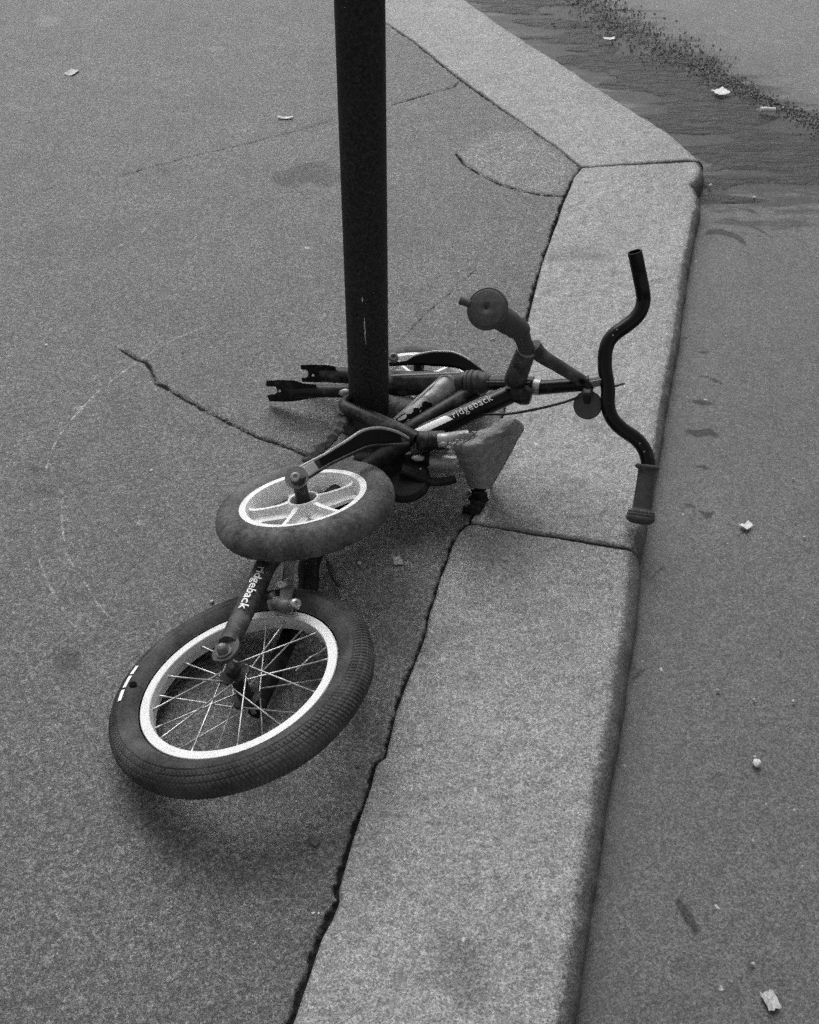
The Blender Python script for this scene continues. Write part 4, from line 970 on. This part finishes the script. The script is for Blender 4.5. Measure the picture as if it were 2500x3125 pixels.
butt('cigarette_butt', 2342, 342, RZ+.006, .044, .0075, -.12, 'paper', 'white rolled stub at the far right beyond the gutter debris', 'cigarette butt')
crumb('pebble', 2166, 572, RZ, .009, (.8, 1, 1.3), 'paper', 'white chip wedged at the broken kerb corner', 'pebble', seed=4)
crumb('pebble', 2302, 604, RZ, .007, (1.2, 1, .7), 'pebble', 'small pale pebble at the edge of the wet gutter', 'pebble', seed=5)
scrap('paper_scrap', 2276, 1605, RZ, .026, .022, .9, 'paper', 'torn L-shaped white paper scrap on the road opposite the grip', 'paper', .25, 1, 6)
crumb('gum_blob', 2308, 2331, RZ, .0115, (1, 1, .7), 'paper', 'round whitish lump on the road level with the big tyre', 'gum', seed=7, amp=.5)
crumb('pebble', 2303, 2311, RZ, .004, (1, 1, .8), 'pebble', 'tiny pale stone touching the round whitish lump on the road', 'pebble', seed=8)
scrap('crushed_paper', 2350, 3054, RZ, .022, .030, .25, 'chip', 'crushed pale paper flattened on the road in the bottom right corner', 'paper', .12, 0, 9)
for k, (x, y, r, lab) in enumerate([(2420, 2141, .0060, 'bright white stone chip near the right edge above the whitish lump'), (2191, 2107, .0045, 'faint pale chip on the road right of the kerb grime streak'), (2300, 2136, .0045, 'small pale chip directly above the round whitish lump'),
        (2298, 2568, .0045, 'thin white chip on the road below the round whitish lump'), (2298, 2942, .0050, 'pale chip on the road just above the crushed paper'), (2421, 1462, .0045, 'white chip near the right edge beside the grip'),
        (2428, 1594, .0035, 'tiny white chip right of the torn L-shaped scrap'), (2455, 1640, .0050, 'pale chip at the right edge below the torn L-shaped scrap'), (2338, 2457, .0035, 'tiny chip on the road between lump and thin chip')]):
    crumb('stone_chip', x, y, RZ, r, (1.2, .8, .6), 'chip', lab, 'stone chip', 'pale chips scattered on the road', .5, 20+k)
scrap('cardboard_scrap', 220, 224, 0, .034, .050, -.35, 'pebble', 'pale folded card scrap on the pavement at the upper left', 'card', .18, 0, 12)
mbf = scrap('feather', 872, 362, 0, .050, .014, .02, 'paper', 'small white feather on the pavement left of the pole', 'feather', .25, 0, 13)
crumb('gum_blob', 938, 759, 0, .011, (1.3, .9, .22), 'gum', 'flat pale gum spot on the pavement left of the pole', 'gum', seed=14)
crumb('pebble', 1097, 1721, 0, .0060, (1, 1, .9), 'pebble', 'round pale pebble right of the loose cable boot', 'pebble', seed=15, amp=.15)
scrap('leaf_scrap', 1213, 1713, 0, .018, .026, .3, 'paleleaf', 'pale torn leaf scrap on the pavement right of the bicycle wheels', 'leaf', .2, 0, 16)
crumb('pebble', 647, 1838, 0, .0062, (1, 1, .8), 'pebble', 'pale pebble left of the lettered stay, the upper of two', 'pebble', seed=17)
crumb('pebble', 643, 1897, 0, .0058, (1.1, .8, .8), 'pebble', 'pale pebble left of the lettered stay, the lower of two', 'pebble', seed=18)
scrap('dead_leaf', 959, 2568, 0, .019, .014, -.6, 'leaf', 'small dark dead leaf on the pavement below the big tyre', 'leaf', .2, 0, 19)
crumb('grit_crumb', 1090, 2341, 0, .0045, (1, 1.2, .8), 'leaf', 'dark crumb on the pavement between tyre and kerb joint', 'crumb', seed=21)
crumb('stone_chip', 956, 2788, 0, .0040, (1.2, .9, .6), 'paper', 'left of two white chips on the pavement near the bottom', 'stone chip', 'white chips on the pavement', seed=22)
crumb('stone_chip', 973, 2788, 0, .0034, (1, .9, .6), 'paper', 'right of two white chips on the pavement near the bottom', 'stone chip', 'white chips on the pavement', seed=23)
crumb('stone_chip', 142, 1054, 0, .0065, (1, 1, .6), 'paper', 'white chip on the pavement at the left above the scratched arc', 'stone chip', 'white chips on the pavement', seed=24)
crumb('stone_chip', 462, 1437, 0, .0055, (1.5, .8, .6), 'pebble', 'long pale chip left of the small white wheel', 'stone chip', 'white chips on the pavement', seed=25)
crumb('stone_chip', 1388, 985, 0, .006, (1.5, .6, .4), 'pebble', 'upper pale chip on the pavement below the bell', 'stone chip', 'white chips on the pavement', seed=26)
crumb('stone_chip', 1505, 1035, 0, .007, (2, .5, .4), 'pebble', 'lower pale sliver on the pavement below the bell', 'stone chip', 'white chips on the pavement', seed=27)
scrap('leaf_scrap', 1440, 1498, 0, .020, .014, .8, 'paleleaf', 'curled pale leaf against the kerb under the torn saddle', 'leaf', .4, 0, 28)
scrap('leaf_scrap', 1475, 1553, .002, .012, .007, 1.1, 'paleleaf', 'tiny pale leaf at the kerb joint below the saddle', 'leaf', .3, 0, 29)
scrap('leaf_scrap', 1292, 1472, 0, .022, .016, .3, 'paleleaf', 'pale leaf scrap in the shade under the seat bracket', 'leaf', .3, 0, 30)
